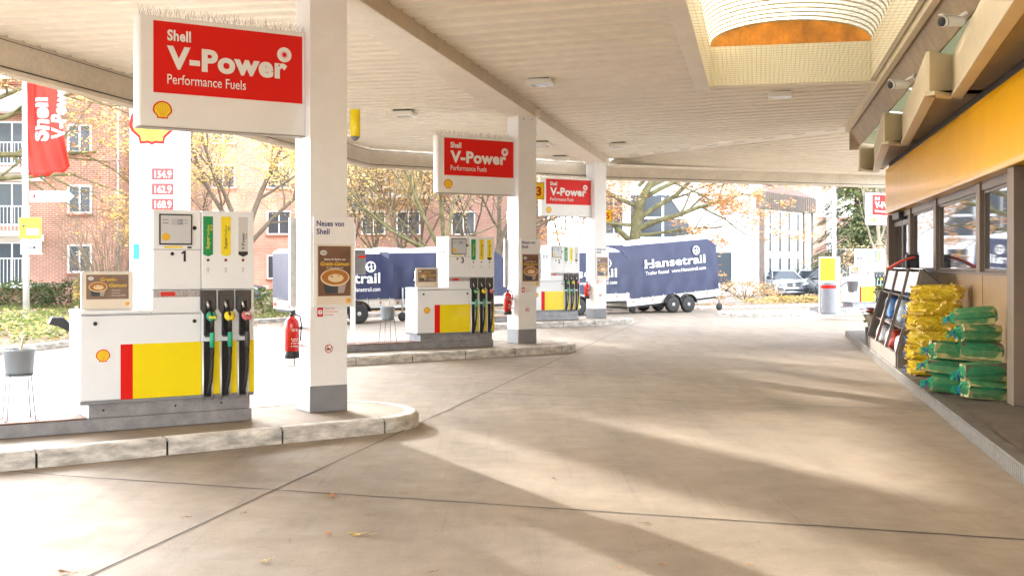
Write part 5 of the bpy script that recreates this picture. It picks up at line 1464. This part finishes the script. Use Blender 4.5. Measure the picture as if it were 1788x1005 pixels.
m = MB(M('sign_blue', (.06, .28, .62), .4)); m.ell((.45, .95), .26, .2, -.083); m.box(.1, .85, -.083, -.081, .12, .2)
for i in range(5): m.prism([(.14 + i * .14, .27), (.22 + i * .14, .27), (.24 + i * .14, .55), (.16 + i * .14, .55)], -.083, -.081)
m.build('blue_mark', bs_)
# white building
wb = thing('white_office_building', 'white rendered building with slim windows and brown mansard edge', 'building', (13.55, 62, 0), 0)
m = MB(RENDERW)
fdir = Vector((4.35, 6.4, 0)); fl_ = fdir.length; fa = math.atan2(fdir.y, fdir.x)
cor = [(0, 0), (fdir.x, fdir.y), (fdir.x - 8, fdir.y + 6), (-9.2, 6)]
m.prismz([(-9.2, 0), (0, 0), (fdir.x, fdir.y), (fdir.x - 1, fdir.y + 6), (-9.2, 8)], 0, 4.72)
m.prismz([(-9.2, 0), (-.02, 0), (-.02, .5), (-9.2, 6)], 4.722, 9.5)
m.build('wall', wb)
MANS = M('mansard_brown', (.20, .155, .125), .6, var=.15, vs=3)
def local(mb_o): mb_o.rotation_euler = (0, 0, fa); return mb_o
m = MB(MANS); m.box(-.2, fl_ + .2, -.22, .3, 4.73, 5.62); 
n = 26
for i in range(n): x = -.2 + (fl_ + .4) * i / n; m.box(x, x + .05, -.26, -.22, 4.73, 5.62)
m.box(-.16, .1, -.10, .1, 0, 4.728); m.box(fl_ * .80, fl_ * .80 + .12, -.10, -.003, 0, 4.728); m.box(fl_ - .1, fl_ + .05, -.1, .1, 0, 4.728)
local(m.build('mansard_edge', wb))
m = MB(ROOFT); m.add([(-.2, -.1, 5.63), (fl_ + .2, -.1, 5.63), (fl_ - .5, 4, 7.9), (-.2, 4, 7.9)], [(0, 1, 2, 3)]); m.add([(fl_ + .2, -.1, 5.63), (fl_ + .2, 6, 5.63), (fl_ - .5, 4, 7.9)], [(0, 1, 2)]); local(m.build('roof', wb))
m = MB(WFRAME); m.obox((3.3, 1.2, 6.5), (1.2, 1.0, .12), Matrix.Rotation(R(30), 3, 'X')); m.use(PANE).obox((3.3, 1.17, 6.57), (1.0, .8, .05), Matrix.Rotation(R(30), 3, 'X')); local(m.build('roof_window', wb))
for i, fx in enumerate((.10, .29, .47, .65)):
    for z, h in ((.15, 1.0), (1.25, .85), (2.35, 1.15), (3.55, 1.1)): 
        o = win(wb, fx * fl_, z, .52, h, -.002, False, 0); local(o)
for (x, z, w, h) in ((-1.9 - 4.6, .35, 1.1, 2.0), (-5.1, .55, 1.1, 2.0), (-2.75, .5, 1.15, 1.9)): win(wb, x, z, w, h, 0, False, 0)
for x in (-8.6, -7.2, -5.8): win(wb, x, 3.3, 1.1, 2.2, 0, False, 1)
m = MB(PANE); m.prism([(-6.4, 3.1), (-3.4, 3.1), (-5.0, 5.4), (-6.4, 5.4)], -.06, -.02); m.use(WFRAME)
for a, b in (((-6.4, 3.1), (-3.4, 3.1)), ((-3.4, 3.1), (-5.0, 5.4)), ((-5.4, 3.1), (-5.4, 5.3)), ((-6.4, 4.2), (-4.2, 4.2))): m.beam((a[0], -.06, a[1]), (b[0], -.06, b[1]), .1, .12)
m.build('sloping_glazing', wb)
rb = thing('brick_house', 'salmon brick house in the gap right of the white building', 'building', (20.5, 86, 0), R(-4))
m = MB(BRICK2); m.box(0, 8, 0, 8, 0, 5.2); m.box(0, 8, 0, 8, 7.0, 10.5); m.use(RENDERW).box(-.1, 8.1, -.3, 8.1, 5.203, 6.998); m.build('wall', rb)
m = MB(ROOFT); m.prismx([(-.4, 10.5), (8.4, 10.5), (4, 13)], -.3, 8.3); m.build('roof', rb)
win(rb, 3.0, 7.6, 1.4, 1.5); win(rb, 3.2, 1.4, 1.3, 1.5); win(rb, .8, 1.4, 1.1, 1.5)
m = MB(RENDERW); m.box(3.0, 3.5, -1.5, -.302, 2.6, 6.2); m.build('stair_bay', rb)

# ------------------------------------------------------------------ trees
def perp(d, rg):
    a = d.orthogonal().normalized(); b = d.cross(a); t = rg.uniform(0, 6.283)
    return a * math.cos(t) + b * math.sin(t)
def tree(label, loc, limbs, leafm, nleaf, lsize, r0, seed, bark=BARK, trunk=None, depth=3, droop=0., nsub=(4, 4, 3), spread=.8, name='tree', group=None, flatl=False, clump=.45, lenf=.55):
    """limbs: (start height fraction or point, direction, length, radius)"""
    rg = random.Random(seed)
    r = thing(name, label, 'tree', loc, 0, group)
    wood = MB(bark); tw = MB(TWIG); tips = []
    def grow(p, d, L, rad, lev):
        rad *= .78 if lev == 0 else 1
        n = 5 if lev < 2 else 4; pts = [p]; rr = [rad]; dd = d.copy()
        for i in range(n):
            dd = (dd + Vector((rg.gauss(0, .13), rg.gauss(0, .13), rg.gauss(0, .10) + (.06 if droop == 0 else -droop)))).normalized()
            p = p + dd * (L / n); pts.append(p); rr.append(max(.006, rad * (1 - .62 * (i + 1) / n)))
        (wood if lev < 2 else tw).tube(pts, rr, 8 if lev == 0 else (6 if lev == 1 else 3), False)
        if lev >= depth:
            tips.extend([(pts[-1], L), (pts[-2], L)]); return
        k = nsub[min(lev, len(nsub) - 1)]
        for i in range(k):
            f = .3 + .7 * (i + rg.random()) / k; j_ = min(n - 1, int(f * n)); q = pts[j_].lerp(pts[j_ + 1], f * n - j_)
            nd = (dd * .75 + perp(dd, rg) * spread * rg.uniform(.6, 1.2) + Vector((0, 0, .12))).normalized()
            grow(q, nd, L * lenf * rg.uniform(.75, 1.2), rr[j_] * .55, lev + 1)
        tips.append((pts[-1], L * .5))
    if trunk:
        wood.tube([(0, 0, -.2), (trunk[0] * .3, trunk[1] * .3, trunk[2] * .35), trunk], [r0 * 1.35, r0 * 1.05, r0 * .9], 12, False)
    for (st, d, L, rad) in limbs: grow(Vector(st), Vector(d).normalized(), L, rad, 0)
    wood.build('trunk', r)
    cr = MB(leafm[0])
    cr.v, cr.f, cr.mi, cr.sm = tw.v, tw.f, tw.mi, tw.sm; cr.mats = [TWIG]; cr.cur = 0
    if nleaf:
        for i in range(nleaf):
            p, L = rg.choice(tips); s_ = clump * (.5 + .5 * min(1.5, L))
            q = p + Vector((rg.gauss(0, s_ * .5), rg.gauss(0, s_ * .5), rg.gauss(0, s_ * (.28 if flatl else .42))))
            cr.use(leafm[min(len(leafm) - 1, int(rg.random() ** 1.3 * len(leafm)))])
            cr.leaf(q, lsize * rg.uniform(.6, 1.35), rg)
    cr.build('crown', r)
    return r
# mid tree: many stems from low down
mt = P(775, 505, 44); mt.z = .1
lm = []
for (dx, dz, L, rr) in ((-1.5, .62, 5.4, .13), (-1.0, .62, 6.2, .15), (-.62, .8, 6.8, .17), (-.28, 1, 6.8, .15), (.02, 1, 7, .18), (.2, 1, 7.0, .17), (-1.3, .95, 5.6, .10), (.5, .8, 5, .10), (-.9, 1.1, 6, .1), (1.1, .7, 4, .09), (-1.7, .42, 4.2, .09)):
    rr *= .5
    lm.append(((0, 0, 1.6 + rnd.uniform(0, .6)), (dx, rnd.uniform(-.5, .5), dz), L, rr))
tree('bare many stemmed tree behind the tarpaulin trailers, few yellow leaves', mt, lm, [LP, LY], 4200, .10, .22, 21, MOSSBARK, (0, 0, 2.0), 3, 0, (5, 4, 3), .7)
t2 = P(862, 505, 46); t2.z = .1
tree('leaning tree above the pump numbered 3 with orange leaves', t2, [((0, 0, 1.8), (.55, 0, 1), 5.5, .16), ((0, 0, 1.9), (.75, .2, .7), 5, .12), ((.2, 0, 2.3), (.15, -.2, 1), 5, .12), ((.1, 0, 2.3), (1.0, .1, .45), 4.2, .1)], [LO, LP, LO], 9000, .115, .17, 22, BARK, (.2, 0, 2.2), 3, 0, (5, 4, 3), .8)
yt = P(430, 505, 41); yt.z = .1
tree('tree with dense pale yellow leaves behind the nearest pump', yt, [((0, 0, 2.0), (-.8, .1, .8), 4.6, .14), ((0, 0, 2.3), (.2, -.1, 1), 5, .15), ((0, 0, 2.2), (.75, .2, .75), 3.6, .12), ((0, 0, 2.4), (-.35, .3, 1), 5, .13), ((0, 0, 2.0), (-1, -.2, .45), 4.0, .1)], [LY, LP, LY], 12500, .12, .16, 23, BARK, (0, 0, 2.4), 3, 0, (5, 4, 3), .85)
ok = P(1098, 500, 47); ok.z = .1
tree('oak with mossy limbs and orange leaves above the rightmost trailer', ok, [((.35, 0, 3.5), (.25, -.1, 1), 3.6, .26), ((.25, 0, 3.0), (1.0, -.1, .34), 4.6, .16), ((.3, 0, 3.4), (1.15, .2, .62), 5.2, .15), ((.1, 0, 2.5), (-.75, -.1, .8), 3.2, .16), ((.4, 0, 4.2), (1.0, -.2, .75), 5, .13), ((.3, 0, 4.0), (-1.0, .1, .4), 3.8, .12), ((.15, 0, 2.8), (1.2, 0, .1), 3.6, .10), ((.4, 0, 4.8), (.9, .1, .9), 4.5, .1), ((.1, 0, 3.2), (-1.0, -.3, .1), 3.2, .09)], [LO, LO, LP], 13000, .14, .24, 24, MOSSBARK, (.35, 0, 3.6), 3, .01, (5, 4, 3), .85, 'oak_tree', None, True, .36)
lt = Vector((-18.2, 37, .1))  # upper limbs and part of the foliage are added to dapple the sun
tree('tree at the left edge with mossy horizontal branches and brown leaves', lt, [((0, 0, 5.0), (1, .05, .12), 4.5, .16), ((0, 0, 4.3), (1, -.1, .03), 4.2, .13), ((0, 0, 5.8), (1, .1, .35), 5, .14), ((0, 0, 6.4), (.7, 0, .8), 4.5, .16), ((0, 0, 6.4), (-.5, .2, 1), 5, .18), ((0, 0, 5.2), (-1, -.1, .3), 4, .13), ((0, 0, 6.2), (1.1, -.1, .55), 6.2, .12), ((0, 0, 6.0), (.3, -.6, .8), 5.5, .12), ((0, 0, 6.4), (.1, .5, 1), 5.5, .12), ((0, 0, 6.2), (-.3, -.3, .7), 5, .12)], [LB, LY, LO], 8000, .12, .26, 25, MOSSBARK, (0, 0, 6.5), 3, .015, (5, 4, 3), .8)
for i, (px, Y, hh, lf, lb) in enumerate(((345, 50, 7, [LY, LP], 'slender yellowish tree before the brick gable beside the price totem'), (655, 54, 7.5, [LP, LB], 'hazy brown tree before the long brick house, left of the many stemmed tree'), (735, 56, 8, [LP, LO], 'pale twiggy tree far behind the middle trailers'), (930, 56, 7.5, [LO, LP], 'rusty leaved tree behind the middle column'), (555, 52, 7, [LP, LY], 'pale leaved tree right behind the nearest column'), (985, 60, 6.5, [LO, LP], 'small orange tree left of the oak'), (190, 53, 8, [LY, LB], 'thin yellow tree beside the left brick block'), (1500, 90, 9, [LB, LO], 'brown tree behind the conifer at right'), (612, 57, 8, [LP, LB], 'tan twiggy tree behind the service board, beside the nearest column'), (700, 50, 7.5, [LP, LY], 'tan twiggy tree just left of the many stemmed tree'), (822, 55, 8, [LP, LO], 'tan leaved tree between the many stemmed tree and the leaning tree'), (900, 52, 7.5, [LO, LP], 'orange tan tree behind the poster on the middle column'))):
    b = P(px, 500, Y); b.z = .05; rg = random.Random(200 + i)
    tree(lb, b, [((0, 0, hh * .28), (rg.uniform(-.7, .7), rg.uniform(-.4, .4), 1), hh * .62, .065) for _ in range(6)], lf, 7500, .115, .10, 300 + i, BARK, (0, 0, hh * .32), 2, 0, (5, 5), .8, 'tree', None, False, .8)
# added trees, out of view, whose crowns break up the low sun
for (x, y, hh, lb) in ((-23.6, 44, 12.5, 'tall thin leaved tree added unseen beyond the left edge to dapple the sun'), (-28, 50, 13, 'tall pale tree added unseen farther beyond the left edge to dapple the sun')):
    rg = random.Random(int(-x * 10))
    tree(lb, Vector((x, y, .05)), [((0, 0, hh * rg.uniform(.38, .5)), (rg.uniform(-.9, .9), rg.uniform(-.5, .5), .8), hh * .42, .08) for _ in range(9)], [LP, LY], 17000, .15, .17, 400 + int(-x), BARK, (0, 0, hh * .5), 2, 0, (6, 5), .8, 'tree', None, False, .85)
# bare shrub with many stems
def shrub(label, loc, n, h, sp, seed, leafm=None, nl=0, name='shrub'):
    rg = random.Random(seed); r = thing(name, label, 'shrub', loc); m = MB(TWIG); tips = []
    for i in range(n):
        a = rg.uniform(0, 6.283); s_ = sp * rg.random() ** .6; p = Vector((.25 * s_ * math.cos(a), .25 * s_ * math.sin(a), 0)); pts = [p]
        d = Vector((math.cos(a) * s_ * .55, math.sin(a) * s_ * .55, 1)).normalized(); L = h * rg.uniform(.6, 1.05)
        for q in range(5):
            d = (d + Vector((rg.gauss(0, .08), rg.gauss(0, .08), .02))).normalized(); p = p + d * L / 5; pts.append(p)
            if q > 0:
                for _ in range(3):
                    nd = (d + perp(d, rg) * .6).normalized(); e = p + nd * L * rg.uniform(.12, .25); m.tube([p, p.lerp(e, .5) + Vector((0, 0, .02)), e], [.009, .007, .004], 3, False); tips.append(e)
        m.tube(pts, [.024, .02, .017, .014, .01, .006], 5, False)
    m.build('stems', r)
    if nl:
        c = MB(leafm[0])
        for i in range(nl):
            p = rg.choice(tips); c.use(rg.choice(leafm)); c.leaf(p + Vector((rg.gauss(0, .12), rg.gauss(0, .12), rg.gauss(0, .1))), .08 * rg.uniform(.6, 1.3), rg)
        c.build('leaves', r)
    return r
s0 = P(196, 480, 39); s0.z = .1; shrub('tall bare shrub of thin upright stems left of the price totem', s0, 46, 3.7, 1.25, 5, [LP], 160)
s0 = P(640, 480, 42); s0.z = .1; shrub('yellow leaved shrub behind the trailers, left of the many stemmed tree', s0, 20, 2.6, 1.2, 6, [LY, LG], 900)
# bushes and hedges
def bush(label, loc, rx, ry, rz, n, ls, mats, seed, name='bush', cat='bush', rot=0, group=None):
    rg = random.Random(seed); r = thing(name, label, cat, loc, rot, group)
    m = MB(TWIG)
    for i in range(14):
        a = rg.uniform(0, 6.28); m.tube([(0, 0, 0), (rx * .5 * math.cos(a), ry * .5 * math.sin(a), rz * .9), (rx * .9 * math.cos(a), ry * .9 * math.sin(a), rz * 1.5)], [.02, .014, .006], 4, False)
    m.build('stems', r)
    c = MB(mats[0])
    for i in range(n):
        a = rg.uniform(0, 6.283); t = math.acos(rg.uniform(-.6, 1)); k_ = rg.uniform(.55, 1.03) ** .6
        x, y, z = rx * math.sin(t) * math.cos(a), ry * math.sin(t) * math.sin(a), rz * math.cos(t)
        w = 1 + .28 * noise.noise(Vector((x * 1.7 + seed, y * 1.7, z * 2.2)))
        c.use(mats[min(len(mats) - 1, int((noise.noise(Vector((x * 1.3, y * 1.3 + seed, z * 1.3))) * .5 + .5 + rg.uniform(-.25, .25)) * len(mats)))]) if mats[1:] else None
        c.leaf((x * k_ * w, y * k_ * w, rz * .75 + z * k_ * w), ls * rg.uniform(.6, 1.4), rg)
    c.build('foliage', r)
    return r
for i, (px, py, Y, rx, ry, rz, n, mats, lb) in enumerate((
    (38, 500, 42, 1.3, 1.0, .62, 2200, [LDG, LG], 'dark green bush below the balcony at the far left'),
    (150, 500, 43, 2.3, .8, .62, 3200, [LDG, LG], 'long dark green hedge before the left brick block'),
    (262, 480, 41, .9, .8, 1.0, 1700, [LDG, LG], 'taller dark green bush at the foot of the price totem'),
    (462, 515, 37, 1.1, .8, .5, 1300, [LLG, LG], 'light green bush between the nearest pump and column'),
    (150, 480, 40.4, .5, .5, .75, 700, [LY, LLG], 'small yellowing bush before the left brick block'),
    (1300, 512, 52, 1.7, 1.0, .55, 2400, [LB, LP, LO], 'brown dry bush beside the rightmost trailer'),
    (1425, 475, 66, 1.6, 1.0, 1.0, 1400, [LLG, LG], 'yellow green bush behind the parked cars'),
    (1520, 500, 54, 2.2, 1.6, 1.6, 2600, [LB, LP, LB], 'big brown bush behind the distant white pump'),
    (1480, 535, 48.6, 3.2, .8, .28, 2600, [LP, LB, LLG], 'low leafy bed behind the notice board'),
    (1395, 535, 48.2, 2.2, .7, .22, 1800, [LP, LY, LB], 'low yellow leafy bed left of the notice board'),
    (655, 450, 44, .7, .6, .95, 1100, [LDG, LG, LY], 'dark green bush behind the trailers with yellow leaves'))):
    b = P(px, py, Y); b.z = .08 if i < 5 else 0; bush(lb, b, rx, ry, rz, n, .10, mats, 50 + i)
# conifer
cf = P(1497, 505, 62); cf.z = 0; rg = random.Random(9)
r_ = thing('conifer', 'tall green conifer with drooping boughs behind the distant pump', 'tree', cf)
m = MB(BARK); m.tube([(0, 0, 0), (0, 0, 11)], [.25, .06], 10); m.build('trunk', r_)
m = MB(LG)
CONM = [M('needle_green', (.13, .155, .055), .7, var=.3, vs=2, trans=.2), M('needle_dark', (.05, .075, .03), .7, trans=.15), M('needle_light', (.27, .27, .12), .7, trans=.2)]
for i in range(330):
    z = .7 + 10 * rg.random() ** 1.1; a = rg.uniform(0, 6.283); L = (11.3 - z) * .30 * rg.uniform(.7, 1.1) + .3
    d = Vector((math.cos(a), math.sin(a), 0)); pr = Vector((-d.y, d.x, 0)); mt_ = rg.choice(CONM)
    for q in range(34):
        f = rg.random() ** .7; p = d * L * f + Vector((0, 0, z - .35 * L * f * f + rg.gauss(0, .05))) + pr * rg.gauss(0, .14 * L * (1.1 - f * .6))
        m.use(mt_ if rg.random() < .7 else rg.choice(CONM))
        e = p + (d * rg.uniform(.25, .5) + pr * rg.uniform(-.3, .3) + Vector((0, 0, -.2))); w = pr * .075
        m.add([p - w, p + w, e], [(0, 1, 2)], False)
m.build('crown', r_)
cf2 = P(1545, 505, 58); cf2.z = 0
tree('pale trunked tree at right, behind the cropped sign', cf2, [((0, 0, 1.0), (-.25, 0, 1), 6, .16), ((0, 0, 1.0), (.1, 0, 1), 7, .2), ((0, 0, 1), (.35, .1, 1), 6, .14), ((0, 0, 1), (-.5, .2, 1), 5, .1)], [LLG, LP, LG], 3200, .12, .22, 31, M('bark_pale', (.30, .26, .19), .9, var=.25, vs=6), (0, 0, 1.2), 2, 0, (6, 5), .7, 'tree', None, False, .8)

# ------------------------------------------------------------------ ground litter on the verge (nobody could count it)
def inside(x, y):
    for (a, b) in zip(edge[:-1], edge[1:]):
        if a[1] <= y < b[1]: return x < a[0] + (b[0] - a[0]) * (y - a[1]) / (b[1] - a[1]) - .25
    return False
rg = random.Random(77)
lit = MB(LB); gr = MB(GRASS); cov = MB(LLG)
c = 0
while c < 9000:
    y = rg.uniform(21, 46); x = rg.uniform(-19, -3) if y < 40 else rg.uniform(-17, 9)
    if not inside(x, y): continue
    if noise.noise(Vector((x * .5, y * .35, 3))) < -.12 + rg.uniform(-.3, .2): continue
    lit.use((LB, LO, LP, LB)[rg.randrange(4)]); lit.leaf((x, y, .112 + rg.random() * .05), .11 * rg.uniform(.6, 1.3), rg, True); c += 1
c = 0
while c < 2500:
    x, y = rg.uniform(6, 24), rg.uniform(40, 52)
    e = None
    if not (inside(x, y) or (x > 8 and abs(y - (43.5 + (x - 8) * .38)) < 1.4)): continue
    lit.use((LB, LO, LP, LY)[rg.randrange(4)]); lit.leaf((x, y, .115 + rg.random() * .03), .11 * rg.uniform(.6, 1.3), rg, True); c += 1
# drift of leaves along the kerb, on the forecourt side
for (a, b) in zip(edge[2:-1], edge[3:]):
    for i in range(220):
        f = rg.random(); d = Vector((b[0] - a[0], b[1] - a[1], 0)).normalized(); nn = Vector((d.y, -d.x, 0))
        p = Vector((a[0] + (b[0] - a[0]) * f, a[1] + (b[1] - a[1]) * f, .008)) + nn * abs(rg.gauss(.1, .35))
        lit.use((LB, LO, LP)[rg.randrange(3)]); lit.leaf(p, .09 * rg.uniform(.5, 1.2), rg, True)
tag(lit.build('leaf_litter'), 'brown and orange leaf litter lying on the verge and along its kerb', 'leaf litter', None, 'stuff')
c = 0
while c < 12000:
    y = rg.uniform(30, 46); x = rg.uniform(-21, -6)
    if not inside(x, y): continue
    if noise.noise(Vector((x * .4, y * .3, 8))) < -.05: continue
    p = Vector((x, y, .10)); h = rg.uniform(.06, .16); a = rg.uniform(0, 6.28); w = Vector((math.cos(a), math.sin(a), 0)) * .02
    gr.add([p - w, p + w, p + Vector((rg.gauss(0, .05), rg.gauss(0, .05), h))], [(0, 1, 2)], False); c += 1
tag(gr.build('grass'), 'thin green grass on the verge below the left brick block', 'grass', None, 'stuff')
c = 0
while c < 9000:
    y = rg.uniform(22, 31); x = rg.uniform(-18, -7.4)
    if not inside(x, y): continue
    d = noise.noise(Vector((x * .6, y * .5, 1.5)))
    if d < -.3: continue
    cov.use((LLG, LG, LLG, LY)[rg.randrange(4)]); cov.leaf((x, y, .12 + rg.random() * (.28 + .25 * d)), .09 * rg.uniform(.6, 1.4), rg); c += 1
tag(cov.build('ground_cover'), 'low green leafy ground cover on the verge behind the left bucket', 'ground cover', None, 'stuff')

# ------------------------------------------------------------------ light, sky, camera
AZ = -27.6; EL = 13.5
sun = bpy.data.lights.new('sun', 'SUN'); sun.energy = 2.0; sun.angle = R(.9); sun.color = (1, .93, .83)
so = bpy.data.objects.new('sun', sun); COL.objects.link(so)
dirv = Vector((math.sin(R(AZ)) * math.cos(R(EL)), math.cos(R(AZ)) * math.cos(R(EL)), math.sin(R(EL))))
so.rotation_euler = dirv.to_track_quat('Z', 'Y').to_euler()
w = bpy.data.worlds.new('World'); SC.world = w; w.use_nodes = True
N = w.node_tree.nodes; L = w.node_tree.links; bg = N['Background']
sky = N.new('ShaderNodeTexSky'); sky.sky_type = 'NISHITA'; sky.sun_disc = False
sky.sun_elevation = R(EL); sky.sun_rotation = R(AZ); sky.air_density = 1.0; sky.dust_density = 3.0; sky.ozone_density = .6
hs = N.new('ShaderNodeHueSaturation'); hs.inputs['Saturation'].default_value = .25
mx = N.new('ShaderNodeVectorMath'); mx.operation = 'MULTIPLY'; mx.inputs[1].default_value = (1.35, 1.40, 1.50)
L.new(sky.outputs[0], hs.inputs['Color']); L.new(hs.outputs[0], mx.inputs[0]); L.new(mx.outputs[0], bg.inputs['Color'])
bg.inputs['Strength'].default_value = .15
cam = bpy.data.cameras.new('camera'); co = bpy.data.objects.new('camera', cam); COL.objects.link(co)
co.location = (0, 0, EYE); co.rotation_euler = (R(90), 0, 0)
cam.sensor_width = 36; cam.lens = 36 * F / 1788; cam.shift_y = (HZ - 502.5) / 1788; cam.clip_end = 2000; cam.clip_start = .05
SC.camera = co
SC.view_settings.view_transform = 'Standard'; SC.view_settings.look = 'None'; SC.view_settings.gamma = 1
SC.view_settings.exposure = 3.56
